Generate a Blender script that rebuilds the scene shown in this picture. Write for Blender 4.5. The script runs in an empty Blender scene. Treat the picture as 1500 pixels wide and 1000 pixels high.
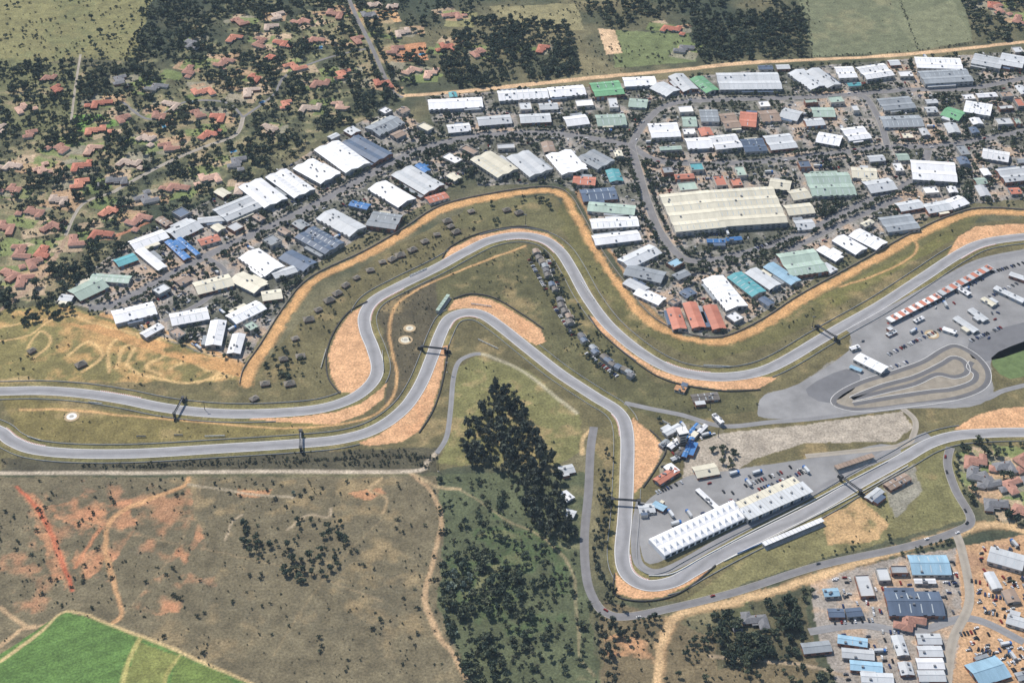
import bpy, math, random
import numpy as np
from mathutils import Vector
random.seed(7); rng=np.random.default_rng(11)
scene=bpy.context.scene
# ---------------------------------------------------------------- camera & survey mapping
PITCH=math.radians(38); DIST=1670.0; HF=math.radians(35)
CAM=np.array([0.0,-DIST*math.cos(PITCH),DIST*math.sin(PITCH)])
FPX=750/math.tan(HF/2)
FW=np.array([0,math.cos(PITCH),-math.sin(PITCH)]); UP=np.array([0,math.sin(PITCH),math.cos(PITCH)])
def P(px,py,z=0.0):
    d=FW*FPX+np.array([1.0,0,0])*(px-750)+UP*(500-py)
    t=(z-CAM[2])/d[2]
    p=CAM+d*t
    return (float(p[0]),float(p[1]))
def PL(l,z=0.0): return [P(a,b,z) for a,b in l]
def lin(c):
    c=c/255.0
    return c/12.92 if c<=0.04045 else ((c+0.055)/1.055)**2.4
def C(r,g,b,k=0.85): return (lin(r)*k,lin(g)*k,lin(b)*k)
# ---------------------------------------------------------------- world, sun, camera
w=bpy.data.worlds.new("World"); scene.world=w; w.use_nodes=True
nt=w.node_tree; bg=nt.nodes["Background"]
sky=nt.nodes.new("ShaderNodeTexSky"); sky.sky_type='NISHITA'; sky.sun_disc=False
sd=Vector((-0.50,0.62,0)); sd.normalize(); EL=math.radians(50)
sdir=Vector((sd.x*math.cos(EL),sd.y*math.cos(EL),math.sin(EL)))
sky.sun_elevation=EL; sky.sun_rotation=math.atan2(sd.x,sd.y); sky.altitude=1500
nt.links.new(sky.outputs[0],bg.inputs[0]); bg.inputs[1].default_value=0.14
sun=bpy.data.lights.new("sun","SUN"); sun.energy=5.0; sun.angle=math.radians(0.5); sun.color=(1,0.955,0.89)
so=bpy.data.objects.new("sun",sun); scene.collection.objects.link(so); so.rotation_euler=(-sdir).to_track_quat('-Z','Y').to_euler()
so.location=(0,0,900)
cd=bpy.data.cameras.new("camera"); cd.sensor_width=36; cd.angle=HF; cd.clip_start=5; cd.clip_end=60000
co=bpy.data.objects.new("camera",cd); co.location=CAM; co.rotation_euler=(math.pi/2-PITCH,0,0); scene.collection.objects.link(co)
scene.camera=co
scene.view_settings.view_transform='Standard'; scene.view_settings.look='None'; scene.view_settings.exposure=0
# ---------------------------------------------------------------- materials
def newmat(name,rough=0.8):
    m=bpy.data.materials.new(name); m.use_nodes=True
    b=m.node_tree.nodes["Principled BSDF"]; b.inputs["Roughness"].default_value=rough
    try: b.inputs["Specular IOR Level"].default_value=0.25
    except: pass
    return m,m.node_tree,b
def noisy(name,col,var=0.25,scale=0.2,rough=0.8,rand=0.0,metal=0.0,scale2=None,streak=False,coord='Object'):
    m,t,b=newmat(name,rough)
    N=t.nodes; L=t.links
    tc=N.new("ShaderNodeTexCoord"); n=N.new("ShaderNodeTexNoise"); n.inputs["Scale"].default_value=scale; n.inputs["Detail"].default_value=4
    n.inputs["Roughness"].default_value=0.65
    src=tc.outputs[coord]
    if streak:
        mp=N.new("ShaderNodeMapping"); mp.inputs["Scale"].default_value=(1.0,0.12,1.0); L.new(src,mp.inputs[0]); L.new(mp.outputs[0],n.inputs["Vector"])
    else: L.new(src,n.inputs["Vector"])
    mr=N.new("ShaderNodeMapRange"); mr.inputs[1].default_value=0.3; mr.inputs[2].default_value=0.7
    mr.inputs[3].default_value=1-var; mr.inputs[4].default_value=1+var*0.6
    L.new(n.outputs[0],mr.inputs[0])
    out=mr.outputs[0]
    if rand>0:
        oi=N.new("ShaderNodeObjectInfo"); m2=N.new("ShaderNodeMapRange"); m2.inputs[3].default_value=1-rand; m2.inputs[4].default_value=1+rand*0.6
        L.new(oi.outputs["Random"],m2.inputs[0]); mm=N.new("ShaderNodeMath"); mm.operation='MULTIPLY'; L.new(out,mm.inputs[0]); L.new(m2.outputs[0],mm.inputs[1]); out=mm.outputs[0]
    v=N.new("ShaderNodeVectorMath"); v.operation='SCALE'; v.inputs[0].default_value=col; L.new(out,v.inputs["Scale"])
    L.new(v.outputs[0],b.inputs["Base Color"]); b.inputs["Metallic"].default_value=metal
    return m
ROOF={}
for k,c in dict(W=(248,248,248),L=(210,213,214),G=(162,168,172),S=(100,115,136),B=(76,132,192),T=(104,178,184),K=(232,225,202),
                R=(206,134,110),E=(122,176,132),P=(178,197,182),N=(170,148,130),A=(164,200,220),O=(208,156,112),D=(116,110,104)).items():
    ROOF[k]=noisy("roof_"+k,C(*c),0.16 if k in'WLK' else 0.24,0.12,0.55,0.14,streak=True)
TILE=[noisy("clay_tile_roof_%d"%i,C(*c),0.3,0.5,0.85,0.15) for i,c in enumerate([(216,148,122),(200,130,108),(220,180,158),(186,140,122),(210,188,170)])]
M_SLATE=noisy("slate_tile_roof",C(138,138,140),0.3,0.5,0.85,0.15)
M_WALL=noisy("plaster_wall",C(215,207,194),0.15,0.3,0.9,0.15)
M_WALL2=noisy("grey_wall",C(172,170,166),0.2,0.3,0.9,0.2)
M_BRICK=noisy("brick_wall",C(165,118,98),0.2,0.6,0.9,0.15)
M_GLASS=noisy("window_glass",(0.03,0.045,0.06),0.2,0.2,0.15)
M_DOOR=noisy("roller_door",C(150,160,170),0.2,0.2,0.5,0.25)
M_SKY=noisy("roof_skylight_sheet",C(196,204,206),0.15,0.2,0.4)
M_RIDGE=noisy("ridge_cap",C(190,190,188),0.15,0.2,0.5)
M_UNIT=noisy("roof_unit_metal",C(140,142,145),0.3,0.5,0.5,0.2)
M_STEEL=noisy("dark_steel",C(60,62,66),0.2,0.5,0.5)
M_WHITE=noisy("white_paint",C(240,238,232),0.12,0.3,0.7)
M_RED=noisy("red_paint",C(186,76,68),0.15,0.3,0.6)
M_BLUE=noisy("blue_board",C(60,120,190),0.15,0.3,0.6)
M_CONC=noisy("concrete",C(185,180,170),0.2,0.15,0.9)
M_THATCH=noisy("thatch",C(140,132,120),0.35,0.8,0.95,0.2)
M_POOL=noisy("pool_water",C(70,150,190),0.1,0.3,0.1)
# ---------------------------------------------------------------- mesh helper
class MB:
    def __init__(s): s.v=[];s.f=[];s.m=[];s.mats=[]
    def mi(s,m):
        if m not in s.mats: s.mats.append(m)
        return s.mats.index(m)
    def face(s,pts,m):
        i=len(s.v); s.v+= [tuple(p) for p in pts]; s.f.append(tuple(range(i,i+len(pts)))); s.m.append(s.mi(m))
    def box(s,x0,x1,y0,y1,z0,z1,m,top=None,tx=0,ty=0):
        a=[(x0,y0,z0),(x1,y0,z0),(x1,y1,z0),(x0,y1,z0)]; b=[(x0+tx,y0+ty,z1),(x1-tx,y0+ty,z1),(x1-tx,y1-ty,z1),(x0+tx,y1-ty,z1)]
        for i in range(4):
            j=(i+1)%4; s.face([a[i],a[j],b[j],b[i]],m)
        s.face(b,top or m); s.face(a[::-1],m)
    def cyl(s,x,y,z0,z1,r,m,n=8,r2=None,axis='z'):
        r2=r if r2 is None else r2
        A=[];B=[]
        for i in range(n):
            a=2*math.pi*i/n; c,q=math.cos(a),math.sin(a)
            if axis=='z': A.append((x+r*c,y+r*q,z0)); B.append((x+r2*c,y+r2*q,z1))
            else: A.append((x+r*c,z0,y+r*q)); B.append((x+r2*c,z1,y+r2*q))
        for i in range(n):
            j=(i+1)%n; s.face([A[i],A[j],B[j],B[i]],m)
        s.face(B,m)
        s.face(A[::-1],m)
    def mesh(s,name):
        me=bpy.data.meshes.new(name); me.from_pydata(s.v,[],s.f)
        for m in s.mats: me.materials.append(m)
        me.polygons.foreach_set("material_index",s.m); me.update(); return me
    def obj(s,name,loc=(0,0,0),rz=0,parent=None,coll=None):
        o=bpy.data.objects.new(name,s.mesh(name)); (coll or scene.collection).objects.link(o)
        o.location=loc; o.rotation_euler=(0,0,rz)
        if parent: o.parent=parent
        return o
# ---------------------------------------------------------------- raster of the ground
ST=1.6
gx=np.arange(-860,860+ST,ST); gy=np.arange(-500,860+ST,ST)
XX,YY=np.meshgrid(gx,gy); NY,NX=XX.shape
_lat={}
def vnoise(X,Y,sc,seed):
    if seed not in _lat: _lat[seed]=np.random.default_rng(seed).random((256,256))
    Lt=_lat[seed]; x=X/sc; y=Y/sc; xi=np.floor(x).astype(int); yi=np.floor(y).astype(int)
    fx=x-xi; fy=y-yi; fx=fx*fx*(3-2*fx); fy=fy*fy*(3-2*fy)
    a=Lt[yi%256,xi%256];b=Lt[yi%256,(xi+1)%256];c=Lt[(yi+1)%256,xi%256];d=Lt[(yi+1)%256,(xi+1)%256]
    return (a*(1-fx)+b*fx)*(1-fy)+(c*(1-fx)+d*fx)*fy
def fbm(X,Y,sc,seed,o=4):
    r=0;a=1;t=0
    for i in range(o):
        r=r+a*vnoise(X+seed*13.7,Y-seed*7.1,sc/(2**i),seed*10+i); t+=a; a*=0.55
    return r/t
N1=fbm(XX,YY,60,1,5); N2=fbm(XX,YY,14,2,4); N3=fbm(XX,YY,160,3,4); N4=fbm(XX,YY,6,4,3)
WX=(fbm(XX,YY,16,5,3)-0.5)*2; WY=(fbm(XX,YY,16,6,3)-0.5)*2
def inpoly(X,Y,poly):
    r=np.zeros(X.shape,bool); n=len(poly)
    for i in range(n):
        x1,y1=poly[i];x2,y2=poly[(i+1)%n]
        if y1==y2: continue
        c=((y1>Y)!=(y2>Y))&(X<(x2-x1)*(Y-y1)/(y2-y1)+x1); r^=c
    return r
def win(x0,x1,y0,y1):
    i0=max(0,int((x0-gx[0])/ST)); i1=min(NX,int((x1-gx[0])/ST)+2); j0=max(0,int((y0-gy[0])/ST)); j1=min(NY,int((y1-gy[0])/ST)+2)
    return slice(j0,max(j1,j0)),slice(i0,max(i1,i0))
def pmask(wp,warp=0):
    xs=[p[0] for p in wp];ys=[p[1] for p in wp]
    s=win(min(xs)-warp,max(xs)+warp,min(ys)-warp,max(ys)+warp)
    return s,inpoly(XX[s]+WX[s]*warp,YY[s]+WY[s]*warp,wp)
def smooth(wp,n=6,closed=False):
    p=[np.array(q) for q in wp]; out=[]
    m=len(p)
    rg=range(m) if closed else range(m-1)
    for i in rg:
        if closed: a,b,c,d=p[(i-1)%m],p[i],p[(i+1)%m],p[(i+2)%m]
        else: a=p[max(i-1,0)];b=p[i];c=p[i+1];d=p[min(i+2,m-1)]
        for k in range(n):
            t=k/n
            out.append(0.5*((2*b)+(-a+c)*t+(2*a-5*b+4*c-d)*t*t+(-a+3*b-3*c+d)*t**3))
    if not closed: out.append(p[-1])
    else: out.append(p[0])
    return [(float(q[0]),float(q[1])) for q in out]
def ldist(wp,r,warp=0):
    D=np.full(XX.shape,1e9,np.float32)
    for (x1,y1),(x2,y2) in zip(wp[:-1],wp[1:]):
        s=win(min(x1,x2)-r-warp,max(x1,x2)+r+warp,min(y1,y2)-r-warp,max(y1,y2)+r+warp)
        X=XX[s]+WX[s]*warp; Y=YY[s]+WY[s]*warp
        dx=x2-x1;dy=y2-y1;l=dx*dx+dy*dy+1e-9
        t=np.clip(((X-x1)*dx+(Y-y1)*dy)/l,0,1)
        d=np.hypot(X-(x1+t*dx),Y-(y1+t*dy)); D[s]=np.minimum(D[s],d)
    return D
COL=np.zeros((NY,NX,3))
def setbase(X,Y,n1,n2,n3):
    a=np.array(C(84,88,68));b=np.array(C(128,122,94));d=np.array(C(66,76,62))
    t=np.clip((n1-0.35)*3,0,1)[...,None]; c=a*(1-t)+b*t
    t=np.clip((n3-0.5)*4,0,1)[...,None]; c=c*(1-t)+d*t
    return c*(0.75+0.5*n2[...,None])
COL[:]=setbase(XX,YY,N1,N2,N3)
def paint(s,m,c,al=1.0,patch=0.0,var=0.25,n=None):
    c=np.array(c); sub=COL[s]
    nn=(N2 if n is None else n)[s]
    a=np.full(m.shape,al)
    if patch>0: a=al*np.clip((N1[s]*0.5+nn*0.5-patch)*8,0,1)
    a=(a*m)[...,None]
    cc=c*(1-var+2*var*nn[...,None])
    COL[s]=sub*(1-a)+cc*a
def area(px,c,al=1,warp=4,patch=0,var=0.25):
    s,m=pmask(PL(px),warp); paint(s,m.astype(float),c,al,patch,var)
FULL=(slice(None),slice(None))
def path(px,wd,c,al=1,warp=2,soft=1.5,var=0.2,sm=5,edge=None,wvar=0.35):
    wp=smooth(PL(px),sm); D=ldist(wp,wd*(1+wvar)/2+soft+3+(6 if edge else 0),warp)
    hw=wd/2*(1+wvar*(N1*2-1)*1.5)
    if edge: paint(FULL,np.clip((hw+4-D)/3,0,1)*(N4>0.42),edge,0.7)
    paint(FULL,np.clip((hw-D)/soft+0.5,0,1),c,al,0,var)
# --- broad land cover -------------------------------------------------
SCRUB=C(120,112,90); OLIVE=C(144,141,98); TRAP=C(216,172,132)
area([(-200,40),(-200,-200),(230,-200),(222,0),(205,60),(190,92),(110,85),(50,95),(-60,80)],OLIVE,0.85,6,0,0.35)
area([(-200,40),(-200,-200),(230,-200),(222,0),(205,60),(190,92),(110,85),(50,95),(-60,80)],C(108,112,78),0.7,6,0.5,0.35)
area([(0,85),(110,95),(120,150),(110,200),(70,215),(0,180),(-80,120)],C(118,122,86),0.7,6)
area([(1170,0),(1170,-60),(1400,-60),(1425,60),(1330,76),(1190,84),(1180,40)],C(118,124,98),0.95,2,0,0.25)
area([(1310,30),(1395,0),(1425,60),(1345,74)],C(130,134,106),0.8,2,0,0.15)
area([(1175,0),(1300,-20),(1320,60),(1195,70)],C(136,134,104),0.6,6,0.5,0.15)
area([(715,10),(845,5),(855,45),(800,45),(730,25)],C(154,148,112),0.8,4)
area([(900,45),(1010,50),(1020,90),(900,100)],C(120,132,90),0.85,3)
area([(520,18),(580,14),(588,32),(528,38)],C(208,170,128),1,1)
area([(552,70),(622,62),(628,88),(560,94)],C(204,148,112),0.9,2)
area([(655,15),(700,18),(695,40),(650,40)],C(154,152,108),0.8,3)
area([(876,42),(900,44),(912,78),(888,80)],C(222,192,158),0.9,1)
area([(380,60),(480,15),(520,60),(480,90),(400,110)],C(146,150,110),0.6,6,0.42)
area([(-20,455),(90,445),(200,480),(355,540),(365,560),(300,590),(180,578),(-60,566)],C(138,130,84),0.9,3,0,0.35)
area([(-20,458),(90,448),(200,484),(352,544),(355,560),(290,580),(180,572),(-60,558)],C(198,158,108),0.75,6,0.49,0.25)
SUBP=[(-80,200),(0,130),(110,95),(200,90),(340,0),(560,0),(620,130),(560,165),(430,220),(330,280),(200,330),(60,440),(-80,440)]
area(SUBP,C(130,132,98),0.75,8,0.44)
area(SUBP,C(176,154,128),0.55,6,0.52)
area([(108,168),(165,168),(172,184),(115,196)],C(120,160,84),0.95,1)
HS=[(60,248,2),(20,275,3),(50,308,3),(115,267,0),(70,330,3),(155,308,0),(190,236,4),(245,213,3),(140,188,0),(150,148,1),(232,168,3),(296,132,0),(318,168,1),(300,196,1),(130,218,2),(262,272,3),(306,258,2),(345,236,'g'),(212,290,'g'),(226,126,'g'),(174,116,'g'),(362,134,4),
(430,96,0),(455,156,4),(500,108,0),(465,56,3),(405,22,4),(600,102,2),(626,108,2),(655,66,1),(490,18,3),(984,40,1),(1452,6,1),(1490,26,3),(792,70,1),(106,350,3),(28,366,3),(50,380,3),(14,398,3),(60,366,1),(372,112,1),(522,58,3),(326,90,3),(280,60,'g'),(395,185,4),(350,30,3),(120,240,1),(8,330,3),(170,262,'g'),(410,60,1),(180,170,3),(1000,70,'g'),(660,20,3),(590,45,4),(700,75,3),(30,410,3),
(275,100,3),(215,200,4),(90,215,3),(350,275,4),(200,320,3),(440,30,3),(540,20,'g'),(560,120,1),(250,150,4),(470,120,3),(85,290,4),(20,240,4),(150,340,1),(380,60,3),
(1430,672,3),(1470,680,'g'),(1500,668,3),(1445,700,'g'),(1480,712,3),(1515,700,'g'),(1460,735,'g'),(1500,745,3),(1425,690,'g'),(1462,12,3),(1105,905,'g'),(1330,910,3)]
rr=random.Random(5)
for x,y,k_ in HS:
    X,Y=P(x,y)
    for n_ in range(4):
        a=rr.uniform(-.5,.5); ox,oy=rr.uniform(-18,18),rr.uniform(-20,14); l_=rr.uniform(8,20); w_=rr.uniform(4,13); c_,s_=math.cos(a),math.sin(a)
        q_=[(X+ox+u*c_-v*s_,Y+oy+u*s_+v*c_) for u,v in((-l_,-w_),(l_,-w_),(l_,w_),(-l_,w_))]
        s,m=pmask(q_,1.5); paint(s,m.astype(float),rr.choice([C(132,146,92),C(196,174,148),C(154,150,132),C(118,134,84),C(190,160,130)]),.8,0,.2)
# lower left veld
area([(-300,700),(645,697),(655,780),(640,880),(690,1010),(740,1200),(-300,1200)],SCRUB,0.97,3,0,0.4)
area([(60,700),(330,705),(520,760),(600,860),(560,960),(300,900),(150,880)],C(100,96,80),0.7,8,0.45)
area([(180,700),(560,700),(600,780),(540,900),(420,900),(200,800)],C(138,124,94),0.6,8,0.5)
area([(-100,700),(640,700),(680,1000),(-100,1000)],C(150,132,100),0.55,8,0.54)
area([(640,695),(860,690),(862,860),(880,1010),(900,1200),(740,1200),(700,1010),(640,890),(650,780)],C(94,102,76),0.95,4,0,0.4)
area([(645,780),(720,740),(830,800),(850,900),(800,950),(680,950)],C(72,94,60),0.8,8,0.45)
area([(645,700),(860,700),(870,1000),(700,1000)],C(134,126,96),0.5,6,0.56)
area([(880,880),(985,905),(1030,930),(1180,870),(1200,1010),(880,1200)],C(122,110,86),0.9,4)
# inside the circuit
area([(-60,560),(240,560),(365,556),(440,470),(560,370),(700,300),(810,285),(850,340),(920,430),(1000,500),(1110,490),(1280,395),(1400,330),(1500,320),(1560,330),(1560,660),(1400,650),(1300,720),(1000,880),(900,880),(860,640),(640,690),(-60,690)],C(112,106,76),0.95,3,0,0.4)
area([(640,380),(740,352),(800,365),(850,450),(960,560),(1100,575),(1120,600),(1000,620),(880,590),(700,455),(600,470)],C(98,97,68),0.9,4,0,0.4)
area([(665,540),(700,522),(770,540),(850,610),(855,660),(820,680),(640,680),(655,640)],C(128,127,84),0.95,3,0,0.3)
area([(665,540),(700,522),(770,540),(850,610),(855,660),(820,680),(640,680),(655,640)],C(164,146,108),0.6,5,0.55,0.2)
area([(540,440),(640,400),(640,480),(600,580),(560,600),(575,520)],C(90,84,70),0.8,3)
area([(0,580),(250,612),(440,618),(520,610),(430,640),(120,650),(30,640)],C(130,120,76),0.9,3,0,0.3)
area([(0,556),(40,550),(60,562),(0,566)],C(184,162,118),0.8,2)
area([(0,672),(640,655),(640,692),(0,692)],C(82,80,68),0.8,3,0,0.3)
area([(1000,880),(1120,800),(1290,715),(1400,660),(1420,760),(1200,820),(1060,866),(980,892)],C(130,126,88),0.95,3,0,0.3)
area([(1200,760),(1260,730),(1300,770),(1290,790),(1210,800)],C(208,172,128),0.8,5,0.38)
area([(1340,655),(1390,650),(1420,755),(1330,775),(1350,720)],C(124,122,84),0.9,3)
area([(830,270),(880,380),(960,478),(1050,505),(1130,470),(1400,320),(1440,315),(1420,335),(1140,500),(1030,530),(920,480),(850,390),(815,320)],C(108,106,68),0.8,3,0,0.3)
area([(1190,440),(1330,372),(1390,340),(1400,350),(1270,420),(1220,450)],C(120,118,72),0.8,2)
area([(690,290),(800,290),(830,330),(800,340),(700,335),(660,335)],C(112,110,78),0.9,3)
area([(-60,560),(365,556),(560,370),(810,285),(920,430),(1110,490),(1400,330),(1560,330),(1560,660),(1300,720),(1000,880),(860,640),(-60,690)],C(160,140,102),0.55,5,0.55,0.2)
# industrial yards
I1=[(80,442),(180,358),(310,292),(430,238),(530,178),(590,160),(640,205),(700,200),(690,245),(640,290),(560,332),(480,372),(440,410),(400,470),(356,532),(290,515),(200,482),(150,455)]
I2=[(622,140),(860,128),(1100,104),(1560,70),(1560,300),(1500,292),(1400,300),(1330,332),(1230,378),(1165,430),(1110,462),(1060,492),(1000,492),(955,450),(915,400),(880,345),(850,290),(820,268),(700,272),(690,240),(700,205),(640,200)]
for A in(I1,I2):
    area(A,C(104,106,96),0.95,2,0,0.35); area(A,C(164,161,158),0.9,2,0.42,0.2); area(A,C(188,160,132),0.65,3,0.54,0.2)
area([(1185,850),(1330,812),(1420,800),(1430,860),(1400,960),(1400,1010),(1230,1010),(1200,940)],C(166,159,152),0.95,2,0,0.25)
area([(1185,850),(1330,812),(1420,800),(1430,860),(1400,960),(1400,1010),(1230,1010),(1200,940)],C(190,160,130),0.8,4,0.5,0.25)
area([(1400,800),(1520,780),(1540,1020),(1390,1020),(1410,900)],C(200,164,128),0.95,3,0,0.3)
area([(1400,800),(1520,780),(1540,1020),(1390,1020),(1410,900)],C(140,112,92),0.7,4,0.54,0.3)
area([(1040,890),(1180,870),(1190,960),(1050,980)],C(88,88,68),0.8,3)
area([(885,930),(950,935),(955,965),(890,962)],C(204,158,120),0.8,4,0.4)
PAD1=[(1110,600),(1120,578),(1170,562),(1245,512),(1250,480),(1330,440),(1440,384),(1520,370),(1520,480),(1452,528),(1455,575),(1420,596),(1330,598),(1200,612),(1120,612)]
PAD2=[(936,745),(1005,698),(1060,690),(1180,672),(1230,665),(1290,650),(1320,662),(1250,692),(1180,722),(1080,768),(1000,806),(952,826),(938,800)]
# scars in the veld
for pl in ([(105,815),(140,745),(190,732),(200,770),(160,835),(115,845)],[(190,880),(255,830),(295,850),(260,900),(190,900)],[(505,722),(560,712),(568,726),(530,730)],[(350,712),(395,716),(392,724),(350,722)],[(70,745),(120,725),(170,745),(120,780)],[(250,810),(290,780),(300,790),(270,830)],[(20,705),(60,735),(110,850),(90,865),(50,760)]):
    area(pl,C(194,144,108),0.8,8,0.43)
area([(-80,880),(0,700),(280,712),(320,860),(200,930),(60,900)],C(182,128,98),0.55,8,0.53)
for pl,wd,c in [([(25,712),(50,740),(72,775),(85,805),(95,835),(105,865)],3.8,C(192,104,76)),
    ([(45,735),(62,748),(80,790),(92,830)],2.4,C(190,122,92)),
    ([(165,912),(178,895),(165,850),(155,800),(160,765),(185,745),(235,725),(268,712),(275,700)],4.5,C(200,158,116)),
    ([(275,708),(340,718),(400,726),(430,728)],2.5,C(176,164,142)),
    ([(150,770),(130,800),(110,830)],3.5,C(196,138,102)),
    ([(0,890),(30,912),(50,918),(95,905)],4,C(198,170,134)),
    ([(0,945),(30,922),(50,916)],4,C(198,170,134)),
    ([(560,700),(540,716),(565,730),(560,750)],2.5,C(176,154,120)),
    ([(330,790),(340,765),(355,755)],2.2,C(180,164,140)),
    ([(420,775),(450,755),(480,758),(485,745)],2.2,C(180,164,140)),
    ([(600,690),(625,712),(640,735),(646,768),(636,812),(626,850),(624,885),(640,925),(668,965),(690,1005),(720,1060)],4.5,C(192,164,130)),
    ([(640,710),(680,720),(740,760),(800,790),(835,830),(845,890),(850,960),(870,990)],2,C(158,146,116)),
    ([(602,690),(640,712),(672,716)],3.5,C(184,164,130)),
    ([(985,905),(975,940),(965,975),(960,1010)],5,C(202,168,130)),
    ([(1040,960),(1100,965),(1180,975),(1240,990)],4,C(180,162,138)),
    ([(865,628),(853,642),(852,665)],3,C(208,180,136)),
    ([(105,760),(230,790),(420,830),(560,880)],1.5,C(150,134,106)),([(300,700),(260,800),(180,900)],1.4,C(148,132,104)),([(560,760),(480,840),(400,960)],1.4,C(144,130,102))]:
    path(pl,wd,c,.9)
# motocross ground
for pl in ([(0,500),(45,490),(80,465),(110,462),(150,478),(260,500),(320,525),(355,545)],[(160,545),(158,515),(175,495),(205,490),(195,515),(185,535),(215,550),(265,560),(330,552)],[(225,490),(240,520),(215,535),(235,548)],[(270,520),(300,540),(340,552)],[(40,510),(60,485),(75,500),(50,525)],[(0,480),(50,470),(90,462)],[(250,540),(290,520),(330,540),(290,560)],[(170,540),(180,510),(205,500)],[(100,520),(130,500),(150,520),(120,545)]):
    path(pl,3.4,C(214,182,130),0.85)
area([(100,472),(150,478),(355,535),(360,552),(330,548),(180,500)],C(204,158,108),0.85,4,0.36)
# green crop field
FLD=[(-120,1040),(-40,985),(60,918),(95,893),(160,915),(240,945),(330,985),(390,1012),(460,1060),(300,1300),(-200,1300)]
area(FLD,C(100,132,72),1,1,0,0.15)
s,m=pmask(PL(FLD),0.5)
a0=np.array(P(0,990));a1=np.array(P(170,930)); dv=(a1-a0)/np.linalg.norm(a1-a0); nv=np.array([-dv[1],dv[0]])
U=(XX[s]*nv[0]+YY[s]*nv[1])
st=0.9+0.12*(np.sin(U*0.5+N1[s]*2)>0)+0.1*np.sin(U*0.13)+0.06*np.sin(U*2.2)
COL[s]*=np.where(m,st,1)[...,None]
for pl,wd,c in [([(0,968),(60,925),(98,894),(160,914),(240,944),(330,984),(390,1010)],3,C(208,184,138)),([(205,935),(190,965),(178,1005)],4,C(192,182,118)),([(262,960),(245,985),(240,1010)],3,C(192,182,118))]: path(pl,wd,c,0.9,1)
area([(205,940),(260,960),(240,1005),(180,1005)],C(142,140,84),0.7,1)
area([(262,960),(330,988),(350,1010),(245,1010)],C(118,132,72),0.7,1)
# ------------------------------------------------ circuit lines (traced from the survey)
TA=[(-60,592),(-48,578),(-20,573),(0,573),(60,572),(120,576),(180,585),(240,597),(300,604),(360,606),(430,603),(480,596),(520,581),(545,560),(553,538),(546,510),(536,485),(534,462),(548,440),(585,419),(640,392),(680,370),(718,352),(760,345),(796,351),(820,368),(838,395),(860,435),(890,475),(930,510),(970,535),(1010,548),(1060,552),(1110,545),(1150,528),(1200,498),(1240,475),(1290,447),(1350,408),(1400,375),(1440,356),(1500,347),(1560,345)]
TB=[(-60,592),(-52,606),(-28,620),(0,632),(18,646),(50,658),(110,664),(200,664),(320,657),(430,650),(500,643),(550,628),(590,600),(615,565),(632,525),(645,490),(658,467),(680,458),(706,461),(735,480),(775,512),(820,547),(870,580),(905,603),(918,632),(918,700),(915,760),(911,812),(920,842),(948,857),(985,852),(1020,833),(1070,806),(1130,776),(1200,741),(1260,706),(1320,673),(1360,650),(1400,638),(1450,634),(1500,633),(1570,634)]
WA=smooth(PL(TA),8); WB=smooth(PL(TB),8)
for W_ in (WA,WB):
    D=ldist(W_,22,2); paint(FULL,np.clip((14-D)/3,0,1),C(124,120,76),0.7,0,0.35)
    paint(FULL,np.clip((9.5-D)/2,0,1)*np.clip((N1-.3)*4,0,1),C(158,144,108),0.6,0,0.3)
RIM=[(362,562),(368,540),(392,505),(425,452),(462,410),(540,372),(600,337),(650,306),(720,289),(795,279),(825,287),(845,318),(872,368),(905,415),(945,466),(1000,494),(1060,500),(1120,475),(1180,436),(1260,392),(1340,347),(1400,320),(1450,310),(1560,318)]
path(RIM,8.5,C(208,164,114),1,1.5,2,0.25,5,C(188,150,104))
path([(585,141),(700,132),(860,115),(1000,102),(1100,92),(1300,82),(1470,65),(1580,52)],8,C(216,184,148),1,1)
path([(-100,693),(200,692),(400,690),(600,690),(625,676),(640,662)],5,C(192,180,162),1,0.6,wvar=.1)
path([(770,360),(700,386),(620,420),(582,445),(570,480),(576,520),(582,555),(565,594),(520,617),(420,627),(300,618),(180,608),(100,600),(30,600)],3,C(208,168,120),0.9,1)
path([(960,1010),(985,906),(1080,880),(1180,850),(1300,810),(1400,780),(1460,768),(1520,785)],7,C(204,174,134),1,1.5,2,0.2,5,C(184,154,116))
path([(150,460),(260,492),(355,535)],5,C(208,166,118),0.9,1.5)
path([(845,280),(870,330),(905,385),(940,440),(980,480)],4,C(194,154,114),0.7,2)
path([(1230,420),(1290,400),(1340,372),(1330,352),(1250,398)],2.5,C(208,166,118),0.9,1)
path([(845,605),(800,570),(760,540),(705,518),(684,522)],4,C(182,176,152),0.8,1)
path([(100,345),(60,405),(0,455)],6,C(176,152,132),0.8,1); path([(170,345),(220,325),(160,350)],4,C(196,134,106),0.8,1)
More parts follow.
